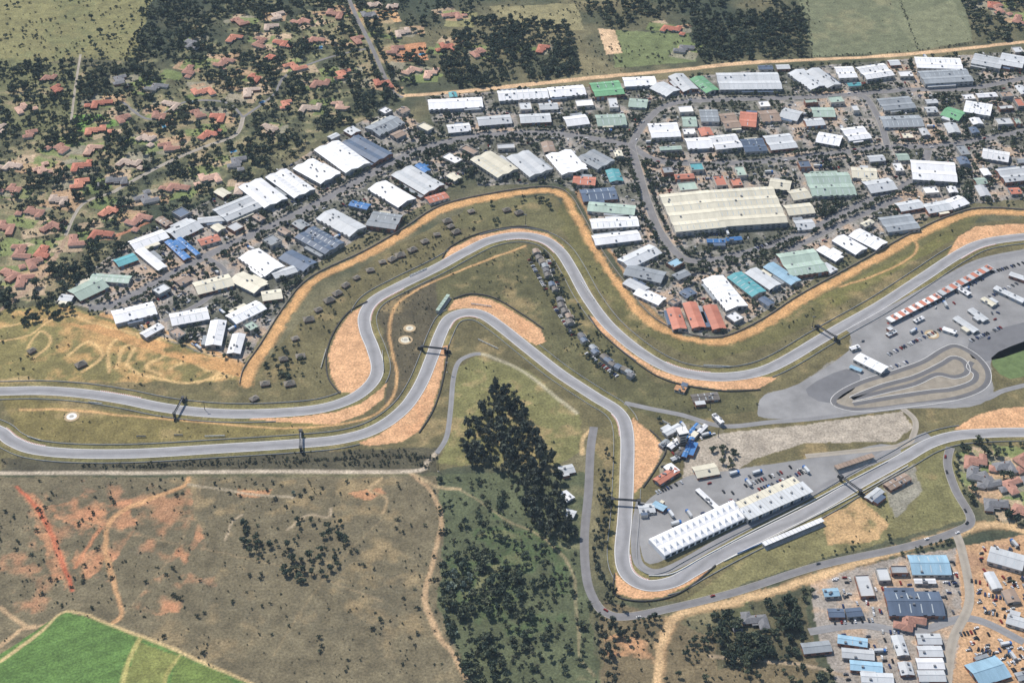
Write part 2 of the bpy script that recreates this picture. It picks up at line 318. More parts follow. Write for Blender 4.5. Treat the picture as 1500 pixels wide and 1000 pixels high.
TR=[[(538,444),(512,460),(492,488),(481,520),(484,552),(500,574),(522,576),(542,556),(547,536),(537,508),(527,480),(529,460)],
[(566,560),(560,585),(532,606),(490,621),(440,620),(355,613),(430,611),(490,604),(530,590),(556,570)],
[(648,380),(660,364),(700,345),(760,334),(802,342),(828,364),(812,364),(790,349),(756,342),(715,350),(672,372),(655,386)],
[(862,462),(880,485),(920,520),(960,548),(1000,562),(1060,571),(1112,569),(1140,553),(1110,552),(1060,558),(1010,555),(962,541),(925,518),(890,485),(876,466)],
[(656,506),(645,560),(632,600),(612,632),(590,647),(540,653),(525,648),(556,636),(592,610),(618,575),(636,530),(645,508)],
[(656,455),(665,440),(690,433),(722,439),(762,462),(792,482),(800,500),(785,506),(755,488),(735,472),(705,454),(680,451)],
[(926,610),(952,632),(973,656),(960,682),(942,710),(930,722),(925,700)],
[(902,838),(915,852),(945,864),(987,860),(1018,842),(1046,826),(1030,842),(1005,858),(970,874),(930,877),(902,868)],
[(1395,630),(1430,608),(1470,597),(1560,595),(1560,628),(1450,629)],
[(1385,378),(1405,345),(1430,332),(1480,328),(1560,330),(1560,340),(1500,341),(1440,350),(1405,368)]]
for t in TR:
    s,m=pmask(PL(t),1.0); paint(s,m.astype(float),TRAP,1,0,0.2); paint(s,m.astype(float),C(198,150,112),.6,.52,.15)
area(PAD1,C(150,148,142),0.9,3); area(PAD2,C(150,148,142),0.9,3)
area([(1005,652),(1060,634),(1150,625),(1322,603),(1338,625),(1312,646),(1180,649),(1105,672),(1070,697),(1030,692),(1000,700)],C(176,167,154),1,1.5)
area([(965,620),(1010,610),(1060,630),(1005,700),(965,700)],C(154,150,140),.8,2,0.42)
area([(1290,700),(1340,680),(1350,720),(1310,760)],C(150,148,140),0.8,3)
# ---------------------------------------------------------------- ground sheet
COL=COL*np.array([1.06,1.03,0.98])
ex=np.array([30,90,200,420,900,2000,5000,12000,30000.])
fx=np.concatenate([gx[0]-ex[::-1],gx,gx[-1]+ex]); fy=np.concatenate([gy[0]-ex[::-1],gy,gy[-1]+ex])
k=len(ex); FX,FY=np.meshgrid(fx,fy); CC=np.zeros(FX.shape+(3,))
CC[:]=setbase(FX,FY,fbm(FX,FY,60,1,5),fbm(FX,FY,14,2,4),fbm(FX,FY,160,3,4)); CC[k:-k,k:-k]=COL
ny,nx=FX.shape
me=bpy.data.meshes.new("ground"); nv_=nx*ny
idx=np.arange(nv_).reshape(ny,nx)
q=np.stack([idx[:-1,:-1],idx[:-1,1:],idx[1:,1:],idx[1:,:-1]],-1).reshape(-1,4)
me.vertices.add(nv_); me.vertices.foreach_set("co",np.stack([FX,FY,np.zeros_like(FX)],-1).astype(np.float32).ravel())
me.loops.add(q.size); me.loops.foreach_set("vertex_index",q.astype(np.int32).ravel())
me.polygons.add(len(q)); me.polygons.foreach_set("loop_start",np.arange(0,q.size,4,dtype=np.int32)); me.polygons.foreach_set("loop_total",np.full(len(q),4,np.int32))
me.update(calc_edges=True)
at=me.color_attributes.new("land",'FLOAT_COLOR','POINT')
at.data.foreach_set("color",np.concatenate([CC,np.ones(CC.shape[:2]+(1,))],-1).astype(np.float32).ravel())
go=bpy.data.objects.new("ground",me); scene.collection.objects.link(go)
m,t,b=newmat("land_cover",0.95); N=t.nodes;L=t.links
aa=N.new("ShaderNodeAttribute"); aa.attribute_name="land"; tc=N.new("ShaderNodeTexCoord")
n1=N.new("ShaderNodeTexNoise"); n1.inputs["Scale"].default_value=0.45; n1.inputs["Detail"].default_value=3; n1.inputs["Roughness"].default_value=0.75
n2=N.new("ShaderNodeTexNoise"); n2.inputs["Scale"].default_value=0.09; n2.inputs["Detail"].default_value=5
for n in(n1,n2): L.new(tc.outputs["Object"],n.inputs["Vector"])
r1=N.new("ShaderNodeMapRange"); r1.inputs[1].default_value=.3; r1.inputs[2].default_value=.7; r1.inputs[3].default_value=.5; r1.inputs[4].default_value=1.42
r2=N.new("ShaderNodeMapRange"); r2.inputs[1].default_value=.35; r2.inputs[2].default_value=.65; r2.inputs[3].default_value=.82; r2.inputs[4].default_value=1.14
L.new(n1.outputs[0],r1.inputs[0]);L.new(n2.outputs[0],r2.inputs[0])
mu=N.new("ShaderNodeMath"); mu.operation='MULTIPLY'; L.new(r1.outputs[0],mu.inputs[0]);L.new(r2.outputs[0],mu.inputs[1])
v=N.new("ShaderNodeVectorMath"); v.operation='SCALE'; L.new(aa.outputs["Color"],v.inputs[0]); L.new(mu.outputs[0],v.inputs["Scale"]); L.new(v.outputs[0],b.inputs["Base Color"])
bp=N.new("ShaderNodeBump"); bp.inputs["Strength"].default_value=0.7; bp.inputs["Distance"].default_value=0.9; L.new(n2.outputs[0],bp.inputs["Height"]); L.new(bp.outputs[0],b.inputs["Normal"])
me.materials.append(m)
# ---------------------------------------------------------------- occupancy
OCC=np.zeros((NY,NX),bool)
def occ_poly(wp,grow=0):
    s,mm=pmask(wp,0); OCC[s]|=mm
def is_occ(x,y,r=0):
    i=int(round((x-gx[0])/ST)); j=int(round((y-gy[0])/ST)); k=int(r/ST)
    if i<0 or j<0 or i>=NX or j>=NY: return False
    return OCC[max(0,j-k):j+k+1,max(0,i-k):i+k+1].any()
def occ_line(wp,hw):
    D=ldist(wp,hw+1); OCC[D<hw]=True
for W_ in(WA,WB): occ_line(W_,12)
for t in TR: occ_poly(PL(t))
occ_poly(PL(PAD1));occ_poly(PL(PAD2))
# ---------------------------------------------------------------- ribbons
def asph(name,c,var=0.15,line=0.0):
    m,t,b=newmat(name,0.85); N=t.nodes;L=t.links
    uv=N.new("ShaderNodeUVMap"); sp=N.new("ShaderNodeSeparateXYZ"); L.new(uv.outputs[0],sp.inputs[0])
    tc=N.new("ShaderNodeTexCoord"); n=N.new("ShaderNodeTexNoise"); n.inputs["Scale"].default_value=0.08; n.inputs["Detail"].default_value=6; n.inputs["Roughness"].default_value=0.7
    L.new(tc.outputs["Object"],n.inputs["Vector"])
    mr=N.new("ShaderNodeMapRange"); mr.inputs[1].default_value=.3; mr.inputs[2].default_value=.7; mr.inputs[3].default_value=1-var; mr.inputs[4].default_value=1+var*.7; L.new(n.outputs[0],mr.inputs[0])
    n2=N.new("ShaderNodeTexNoise"); n2.noise_dimensions='1D'; n2.inputs["Scale"].default_value=0.012; L.new(sp.outputs[1],n2.inputs["W"])
    a=N.new("ShaderNodeMath"); a.operation='SUBTRACT'; L.new(sp.outputs[0],a.inputs[0]); L.new(n2.outputs[0],a.inputs[1])
    ab=N.new("ShaderNodeMath"); ab.operation='ABSOLUTE'; L.new(a.outputs[0],ab.inputs[0])
    m2=N.new("ShaderNodeMapRange"); m2.inputs[1].default_value=0.05; m2.inputs[2].default_value=0.3; m2.inputs[3].default_value=1-line; m2.inputs[4].default_value=1; L.new(ab.outputs[0],m2.inputs[0])
    mm=N.new("ShaderNodeMath"); mm.operation='MULTIPLY'; L.new(mr.outputs[0],mm.inputs[0]);L.new(m2.outputs[0],mm.inputs[1])
    v=N.new("ShaderNodeVectorMath"); v.operation='SCALE'; v.inputs[0].default_value=c; L.new(mm.outputs[0],v.inputs["Scale"]); L.new(v.outputs[0],b.inputs["Base Color"])
    return m
M_TRACK=asph("race_asphalt",C(164,163,164),0.14,0.22); M_ROAD=asph("street_asphalt",C(136,134,134),0.2,0.1); M_PITA=asph("pit_asphalt",C(150,149,149),0.18,0.1)
M_TAN=asph("dusty_tarmac",C(176,167,153),0.18,0.15); M_KART=asph("kart_asphalt",C(116,115,116),0.15,0.1)
m,t,b=newmat("kerb_paint",0.7); uv=t.nodes.new("ShaderNodeUVMap"); sp=t.nodes.new("ShaderNodeSeparateXYZ"); t.links.new(uv.outputs[0],sp.inputs[0])
a=t.nodes.new("ShaderNodeMath");a.operation='MULTIPLY';a.inputs[1].default_value=0.5;t.links.new(sp.outputs[1],a.inputs[0])
f=t.nodes.new("ShaderNodeMath");f.operation='FRACT';t.links.new(a.outputs[0],f.inputs[0])
g=t.nodes.new("ShaderNodeMath");g.operation='GREATER_THAN';g.inputs[1].default_value=0.5;t.links.new(f.outputs[0],g.inputs[0])
mx=t.nodes.new("ShaderNodeMix");mx.data_type='RGBA';t.links.new(g.outputs[0],mx.inputs[0]);mx.inputs[6].default_value=(*C(225,220,212),1);mx.inputs[7].default_value=(*C(190,110,95),1);t.links.new(mx.outputs[2],b.inputs["Base Color"])
M_KERB=m
def normals(wp):
    p=np.array(wp); d=np.zeros_like(p); d[1:-1]=p[2:]-p[:-2]; d[0]=p[1]-p[0]; d[-1]=p[-1]-p[-2]
    d/=np.linalg.norm(d,axis=1)[:,None]+1e-9
    return p,np.stack([-d[:,1],d[:,0]],1)
def ribbon(name,wp,wd,z,mat,off=0,parent=None,h=None):
    p,n=normals(wp); c=p+n*off; A=c+n*wd/2;B=c-n*wd/2
    l=np.concatenate([[0],np.cumsum(np.linalg.norm(np.diff(p,axis=0),axis=1))])
    vs=[];fs=[];uvs=[]
    for i in range(len(p)):
        vs+=[(A[i][0],A[i][1],z),(B[i][0],B[i][1],z)]
    if h:
        k0=len(vs)
        for i in range(len(p)): vs+=[(A[i][0],A[i][1],0),(B[i][0],B[i][1],0)]
    for i in range(len(p)-1):
        fs.append((2*i,2*i+1,2*i+3,2*i+2)); uvs+=[(0,l[i]),(1,l[i]),(1,l[i+1]),(0,l[i+1])]
        if h:
            fs.append((2*i,2*i+2,k0+2*i+2,k0+2*i)); uvs+=[(0,l[i]),(0,l[i+1]),(0,l[i+1]),(0,l[i])]
            fs.append((2*i+1,2*i+3,k0+2*i+3,k0+2*i+1)); uvs+=[(1,l[i]),(1,l[i+1]),(1,l[i+1]),(1,l[i])]
    me=bpy.data.meshes.new(name); me.from_pydata(vs,[],fs); u=me.uv_layers.new(name="UVMap"); u.data.foreach_set("uv",np.array(uvs,np.float32).ravel())
    me.materials.append(mat); o=bpy.data.objects.new(name,me); scene.collection.objects.link(o)
    if parent: o.parent=parent
    return o
def empty(name):
    e=bpy.data.objects.new(name,None); scene.collection.objects.link(e); return e
track=empty("race_track")
TW=13.5
for nm,W_ in (("north_leg",WA),("south_leg",WB)):
    ribbon(nm+"_asphalt",W_,TW,0.20,M_TRACK,0,track)
    for sgn in(-1,1): ribbon(nm+"_edge_line",W_,0.5,0.24,M_WHITE,sgn*(TW/2-0.55),track)
def sub(W_,a,b):
    pa=np.array(P(*a));pb=np.array(P(*b)); Q=np.array(W_); i=int(np.argmin(((Q-pa)**2).sum(1))); j=int(np.argmin(((Q-pb)**2).sum(1)))
    if i>j:i,j=j,i
    return W_[i:j+1]
for W_,a,b,sg in [(WA,(534,470),(585,419),-1),(WA,(740,348),(820,368),-1),(WB,(650,480),(706,461),-1),(WB,(905,603),(918,640),-1),(WB,(911,810),(948,857),1),(WA,(970,535),(1040,552),1),(WB,(0,632),(60,660),1),(WA,(1400,375),(1450,353),-1),(WA,(140,580),(200,590),1)]:
    ribbon("kerb",sub(W_,a,b),1.1,0.30,M_KERB,sg*(TW/2+0.5),track)
ROADS=[("pit_lane",[(938,735),(932,770),(931,805),(938,828),(962,838),(995,826),(1045,798),(1100,768),(1170,733),(1230,700),(1290,668),(1330,648),(1360,636)],8,M_PITA,0.14),
("pit_lane_apron",[(1240,484),(1300,456),(1380,412),(1440,382),(1520,366)],10,M_PITA,0.14),
("service_road",[(640,663),(654,640),(660,600),(664,555),(672,530),(690,520),(704,518)],5,M_PITA,0.10),
("service_road",[(870,625),(865,660),(862,720),(856,790),(860,850),(872,882)],8,M_ROAD,0.10),
("public_road",[(872,882),(885,896),(915,903),(985,890),(1080,866),(1200,828),(1330,800),(1400,778),(1422,760),(1400,718),(1388,680),(1392,655)],7.5,M_ROAD,0.12),
("service_road",[(915,590),(960,600),(1000,608),(1060,624),(1130,618),(1200,612),(1320,596),(1380,590),(1440,585),(1470,572),(1520,560)],6,M_PITA,0.16),
("service_road",[(1322,598),(1340,615),(1338,636),(1322,652),(1240,662),(1180,668)],6,M_TAN,0.15),
("business_park_road",[(130,452),(180,440),(300,376),(400,330),(480,290),(560,246),(620,218),(700,200),(790,195),(860,202),(925,214)],11,M_ROAD,0.12),
("business_park_road",[(925,214),(935,250),(950,300),(970,345),(1005,380),(1060,378),(1150,352),(1200,330),(1260,300),(1320,275),(1350,250),(1360,220)],9,M_ROAD,0.13),
("business_park_road",[(925,214),(965,236),(1050,240),(1150,234),(1230,224),(1300,216),(1400,212),(1520,188)],10,M_ROAD,0.15),
("business_park_road",[(925,214),(945,180),(985,152),(1080,146),(1200,142),(1330,132),(1420,130),(1520,110)],9,M_ROAD,0.16),
("business_park_road",[(1130,385),(1170,360),(1240,325),(1320,290)],7,M_ROAD,0.17),
("business_park_road",[(300,376),(330,400),(300,440),(240,470)],6,M_ROAD,0.14),
("business_park_road",[(1300,216),(1290,180),(1270,145),(1255,140)],8,M_ROAD,0.18),
("suburban_road",[(165,282),(200,262),(250,236),(300,215),(345,198),(356,172)],5.5,M_TAN,0.10),
("suburban_road",[(500,-30),(520,20),(545,70),(572,130),(590,143)],5.5,M_ROAD,0.10),
("suburban_road",[(118,80),(110,130),(104,180)],3,M_TAN,0.10),
("suburban_road",[(165,282),(120,300),(96,345)],4,M_TAN,0.11),
("suburban_road",[(356,172),(330,150),(270,150),(220,175),(180,150)],3.6,M_ROAD,0.12),
("suburban_road",[(545,70),(480,85),(420,110),(400,140),(356,172)],3.6,M_ROAD,0.13),
("industrial_road",[(1185,925),(1260,915),(1340,925),(1420,905),(1500,940)],8,M_PITA,0.10),
("industrial_road",[(1385,1020),(1395,940),(1420,880),(1410,810),(1400,780)],8,M_TAN,0.11)]
for nm,pl,wd,mt,z in ROADS:
    wp=smooth(PL(pl),6); ribbon(nm,wp,wd,z,mt); occ_line(wp,wd/2+2)
    if 'park' in nm or 'public' in nm:
        for sg in(-1,1): ribbon("kerb_stone",wp,0.4,z+0.13,M_CONC,sg*(wd/2+0.2))
occ_line(smooth(PL([(-100,693),(200,692),(400,690),(600,690)]),2),5)
occ_line(smooth(PL(RIM),4),7)
occ_line(smooth(PL([(585,141),(700,132),(860,115),(1000,102),(1100,92),(1300,82),(1470,65),(1580,52)]),3),7)
occ_line(smooth(PL([(985,906),(1080,880),(1180,850),(1300,810),(1400,780),(1460,768),(1520,785)]),3),6)
def slab(name,px,z,mat):
    wp=smooth(PL(px),3,True)[:-1]; me=bpy.data.meshes.new(name); me.from_pydata([(x,y,z) for x,y in wp],[],[tuple(range(len(wp)))]); me.uv_layers.new(name="UVMap"); me.materials.append(mat)
    o=bpy.data.objects.new(name,me); scene.collection.objects.link(o); return o
M_SLAB=noisy("paddock_asphalt",C(154,153,152),0.28,0.03,0.9)
slab("paddock_asphalt",PAD1,0.06,M_SLAB); slab("paddock_asphalt",PAD2,0.06,M_SLAB)
M_DUST=noisy("dusty_infield",C(160,151,136),0.25,0.1,0.95)
M_DARKA=noisy("dark_asphalt",C(124,124,126),0.2,0.05,0.9)
slab("skid_pan",[(1420,500),(1500,472),(1530,480),(1530,500),(1440,530)],0.09,M_DARKA)
slab("skid_pan",[(1180,570),(1240,540),(1260,560),(1215,590)],0.09,M_DARKA)
slab("kart_infield",[(1222,592),(1250,566),(1320,538),(1370,520),(1405,505),(1435,525),(1450,552),(1425,580),(1340,592),(1260,602)],0.09,M_DUST)
slab("lawn",[(1452,524),(1500,500),(1540,490),(1540,530),(1480,555)],0.09,noisy("lawn_green",C(108,126,80),0.3,0.15,0.95))
KT=[[(1224,592),(1228,578),(1262,560),(1310,545),(1352,530),(1382,512),(1402,507),(1430,522),(1447,545),(1440,567),(1400,583),(1330,593),(1262,600)],
[(1248,584),(1290,566),(1340,552),(1378,534),(1396,524),(1412,530),(1416,545),(1398,552),(1372,548),(1340,562),(1300,572)],
[(1250,592),(1300,583),(1360,574),(1395,570),(1424,560),(1430,548),(1420,538),(1424,530)]]
for i,q_ in enumerate(KT):
    wp=smooth(PL(q_),6,i<2); ribbon("kart_track",wp,5.5,0.13+.03*i,M_KART)
    ribbon("kart_kerb_line",wp,0.5,0.25,M_WHITE,3.0)
# ---------------------------------------------------------------- buildings
def foot(cx,cy,L_,W_,a,g=0):
    c,s_=math.cos(a),math.sin(a); r=[]
    for sx,sy in((-1,-1),(1,-1),(1,1),(-1,1)):
        x=sx*(L_/2+g);y=sy*(W_/2+g); r.append((cx+x*c-y*s_,cy+x*s_+y*c))
    return r
def gable(mb,L_,W_,h,rise,roof,wall,x0=None,y0=0,ov=0.6):
    x=L_/2;y=W_/2
    mb.face([(-x,y0-y,0),(x,y0-y,0),(x,y0-y,h),(-x,y0-y,h)],wall); mb.face([(x,y0+y,0),(-x,y0+y,0),(-x,y0+y,h),(x,y0+y,h)],wall)
    mb.face([(x,y0-y,0),(x,y0+y,0),(x,y0+y,h),(x,y0,h+rise),(x,y0-y,h)],wall); mb.face([(-x,y0+y,0),(-x,y0-y,0),(-x,y0-y,h),(-x,y0,h+rise),(-x,y0+y,h)],wall)
    X=x+ov;Y=y+0.02; t=0.25
    for sg in(-1,1):
        a=[(-X,y0+sg*Y,h+0.05),(X,y0+sg*Y,h+0.05),(X,y0,h+rise+0.05),(-X,y0,h+rise+0.05)]
        bb=[(p[0],p[1],p[2]+t) for p in a]
        mb.face(bb if sg<0 else bb[::-1],roof); mb.face([a[0],a[1],bb[1],bb[0]],roof)
        mb.face([a[1],a[2],bb[2],bb[1]],roof); mb.face([a[3],a[0],bb[0],bb[3]],roof)
def warehouse(p1,p2,W_,h=8,col='W',name="warehouse",flat=False,wpos=None):
    h=h*0.88
    if wpos: cx,cy,L_,a=wpos
    else:
        A=P(*p1,h);B=P(*p2,h); cx=(A[0]+B[0])/2;cy=(A[1]+B[1])/2; L_=math.hypot(B[0]-A[0],B[1]-A[1]); a=math.atan2(B[1]-A[1],B[0]-A[0])
    r=random.Random(int(cx*10)+int(cy*7))
    mb=MB(); roof=ROOF[col]; wall=r.choice([M_WALL,M_WALL2,M_WALL,M_BRICK]) if col!='W' else r.choice([M_WALL,M_WALL2])
    x=L_/2;y=W_/2
    if flat:
        mb.box(-x,x,-y,y,0,h-0.5,wall,roof)
        for q_ in((-x,x,-y,-y+.4),(-x,x,y-.4,y),(-x,-x+.4,-y+.4,y-.4),(x-.4,x,-y+.4,y-.4)): mb.box(*q_,h-0.497,h+0.4,wall,M_CONC)
        zr=lambda yy:h-0.48
    else:
        nb=max(1,round(W_/20)); bw=W_/nb; rise=bw*0.11
        for i in range(nb): gable(mb,L_,bw,h-rise,rise,roof,wall,0,-y+bw*(i+0.5))
        def zr(yy):
            k_=((yy+y)%bw)/bw; return h-rise+0.32+rise*(1-abs(2*k_-1))
        for i in range(nb):
            yc=-y+bw*(i+0.5); mb.box(-x-.3,x+.3,yc-.3,yc+.3,h+.28,h+.45,roof)
            if L_>18:
                n=int(L_/r.choice([6,7,9]))
                if r.random()<0.55:
                    for j in range(1,n):
                        xc=-x+L_*j/n
                        for sg in(-1,1):
                            ya=yc+sg*bw*0.10;yb=yc+sg*bw*0.40
                            q_=[(xc-.4,ya,zr(ya)+.05),(xc+.4,ya,zr(ya)+.05),(xc+.4,yb,zr(yb)+.05),(xc-.4,yb,zr(yb)+.05)]
                            mb.face(q_ if sg<0 else q_[::-1],M_SKY)
    for i in range(r.randint(0,3) if L_*W_<900 else r.randint(2,6)):
        ux=r.uniform(-x*.8,x*.8);uy=r.uniform(-y*.8,y*.8); z=zr(uy)-.3; mb.box(ux-1,ux+1,uy-.8,uy+.8,z,z+1.5,M_UNIT)
    H=h-1.5
    for sg in(-1,1):
        n=max(2,int(L_/6))
        for i in range(n):
            xc=-x+L_*(i+.5)/n; yy=sg*(y+.04)
            if r.random()<0.3: q_=[(xc-1.9,yy,0.1),(xc+1.9,yy,0.1),(xc+1.9,yy,min(4.2,H)),(xc-1.9,yy,min(4.2,H))]; mt=M_DOOR
            else:
                q_=[(xc-1.6,yy,1.0),(xc+1.6,yy,1.0),(xc+1.6,yy,2.5),(xc-1.6,yy,2.5)]; mt=M_GLASS
                if H>5.5:
                    q2=[(xc-1.6,yy,4.2),(xc+1.6,yy,4.2),(xc+1.6,yy,5.4),(xc-1.6,yy,5.4)]; mb.face(q2 if sg<0 else q2[::-1],M_GLASS)
            mb.face(q_ if sg<0 else q_[::-1],mt)
        n=max(1,int(W_/6))
        for i in range(n):
            yc=-y+W_*(i+.5)/n; xx=sg*(x+.04)
            q_=[(xx,yc-1.5,1.0),(xx,yc+1.5,1.0),(xx,yc+1.5,2.6),(xx,yc-1.5,2.6)] if r.random()<.6 else [(xx,yc-2,0.1),(xx,yc+2,0.1),(xx,yc+2,4.2 if H>4.4 else H),(xx,yc-2,4.2 if H>4.4 else H)]
            mb.face(q_ if sg>0 else q_[::-1],M_GLASS if r.random()<.6 else M_DOOR)
    if r.random()<0.6 and not wpos:
        s2=r.choice([-1,1]); l2=L_*r.uniform(.3,.7); xo=r.uniform(-1,1)*(L_-l2)/2; d=r.uniform(3,6); y0,y1=(y+.05,y+d) if s2>0 else (-y-d,-y-.05)
        mb.box(xo-l2/2,xo+l2/2,y0,y1,0,3.6,wall,r.choice([ROOF['G'],ROOF['L'],ROOF['K'],ROOF['S'],roof]))
    o=mb.obj(name,(cx,cy,0),a); occ_poly(foot(cx,cy,L_,W_,a,1.5)); return o
def hip(mb,cx,cy,L_,W_,h,rise,roof,wall,ov=0.7):
    mb.box(cx-L_/2,cx+L_/2,cy-W_/2,cy+W_/2,0,h,wall)
    X=L_/2+ov;Y=W_/2+ov
    a=[(cx-X,cy-Y,h-.1),(cx+X,cy-Y,h-.1),(cx+X,cy+Y,h-.1),(cx-X,cy+Y,h-.1)]
    if L_>=W_:
        d=L_/2-W_/2; b=[(cx-d,cy,h+rise),(cx+d+.01,cy,h+rise)]
        mb.face([a[0],a[1],b[1],b[0]],roof);mb.face([a[2],a[3],b[0],b[1]],roof);mb.face([a[1],a[2],b[1]],roof);mb.face([a[3],a[0],b[0]],roof)
    else:
        d=W_/2-L_/2; b=[(cx,cy-d,h+rise),(cx,cy+d,h+rise)]
        mb.face([a[1],a[2],b[1],b[0]],roof);mb.face([a[3],a[0],b[0],b[1]],roof);mb.face([a[0],a[1],b[0]],roof);mb.face([a[2],a[3],b[1]],roof)
def wins(mb,cx,cy,L_,W_,h):
    for sg in(-1,1):
        for i in range(max(1,int(L_/3.5))):
            xc=cx-L_/2+L_*(i+.5)/max(1,int(L_/3.5)); yy=cy+sg*(W_/2+.03); z0=.1 if i%3==1 else .9
            q_=[(xc-.7,yy,z0),(xc+.7,yy,z0),(xc+.7,yy,2.1),(xc-.7,yy,2.1)]; mb.face(q_ if sg<0 else q_[::-1],M_GLASS)
def house(px,py,k=None,size=1.0,wp=None,name="tiled_roof_house"):
    x,y=wp if wp else P(px,py,4); r=random.Random(int(px*31+py*17)); mb=MB()
    roof=TILE[r.randrange(5)] if k is None else (M_SLATE if k=='g' else TILE[k]); wall=r.choice([M_WALL,M_BRICK,M_WALL])
    L1=r.uniform(16,25)*size;W1=r.uniform(7.5,9.5)*size
    hip(mb,0,0,L1,W1,3.0,W1*.24,roof,wall); wins(mb,0,0,L1,W1,3)
    s_=r.choice([-1,1]); L2=r.uniform(6,8)*size; W2=r.uniform(12,18)*size
    hip(mb,s_*(L1/2-L2/2+.3),-W2/2+W1*.2,L2,W2,2.95,L2*.25,roof,wall)
    if r.random()<.6: s_=-s_; hip(mb,s_*(L1/2-L2/2-.5),W2*.3,L2*.9,W2*.75,2.9,L2*.24,roof,wall)
    if r.random()<.5: hip(mb,s_*(L1/2+6),r.uniform(-10,-4),6.5,7.2,2.5,1.5,roof,wall)
    mb.box(1,1.8,.8,1.6,3,3+W1*.24+1.0,M_BRICK)
    mb.box(-3,3,-W1/2-2.6,-W1/2-.75,2.3,2.5,M_CONC,roof); mb.cyl(-2.7,-W1/2-2.3,0,2.3,.15,M_WALL,6); mb.cyl(2.7,-W1/2-2.3,0,2.3,.15,M_WALL,6)
    a=r.uniform(-.6,.6)+r.choice([0,math.pi/2]); mb.obj(name,(x,y,0),a); occ_poly(foot(x,y,L1+5,L1+4,a))
    return x,y
def flatrow(l):
    for q_ in l: warehouse((q_[0],q_[1]),(q_[2],q_[3]),q_[4],q_[5],q_[6],q_[7] if len(q_)>7 else "warehouse",flat=(len(q_)>8))
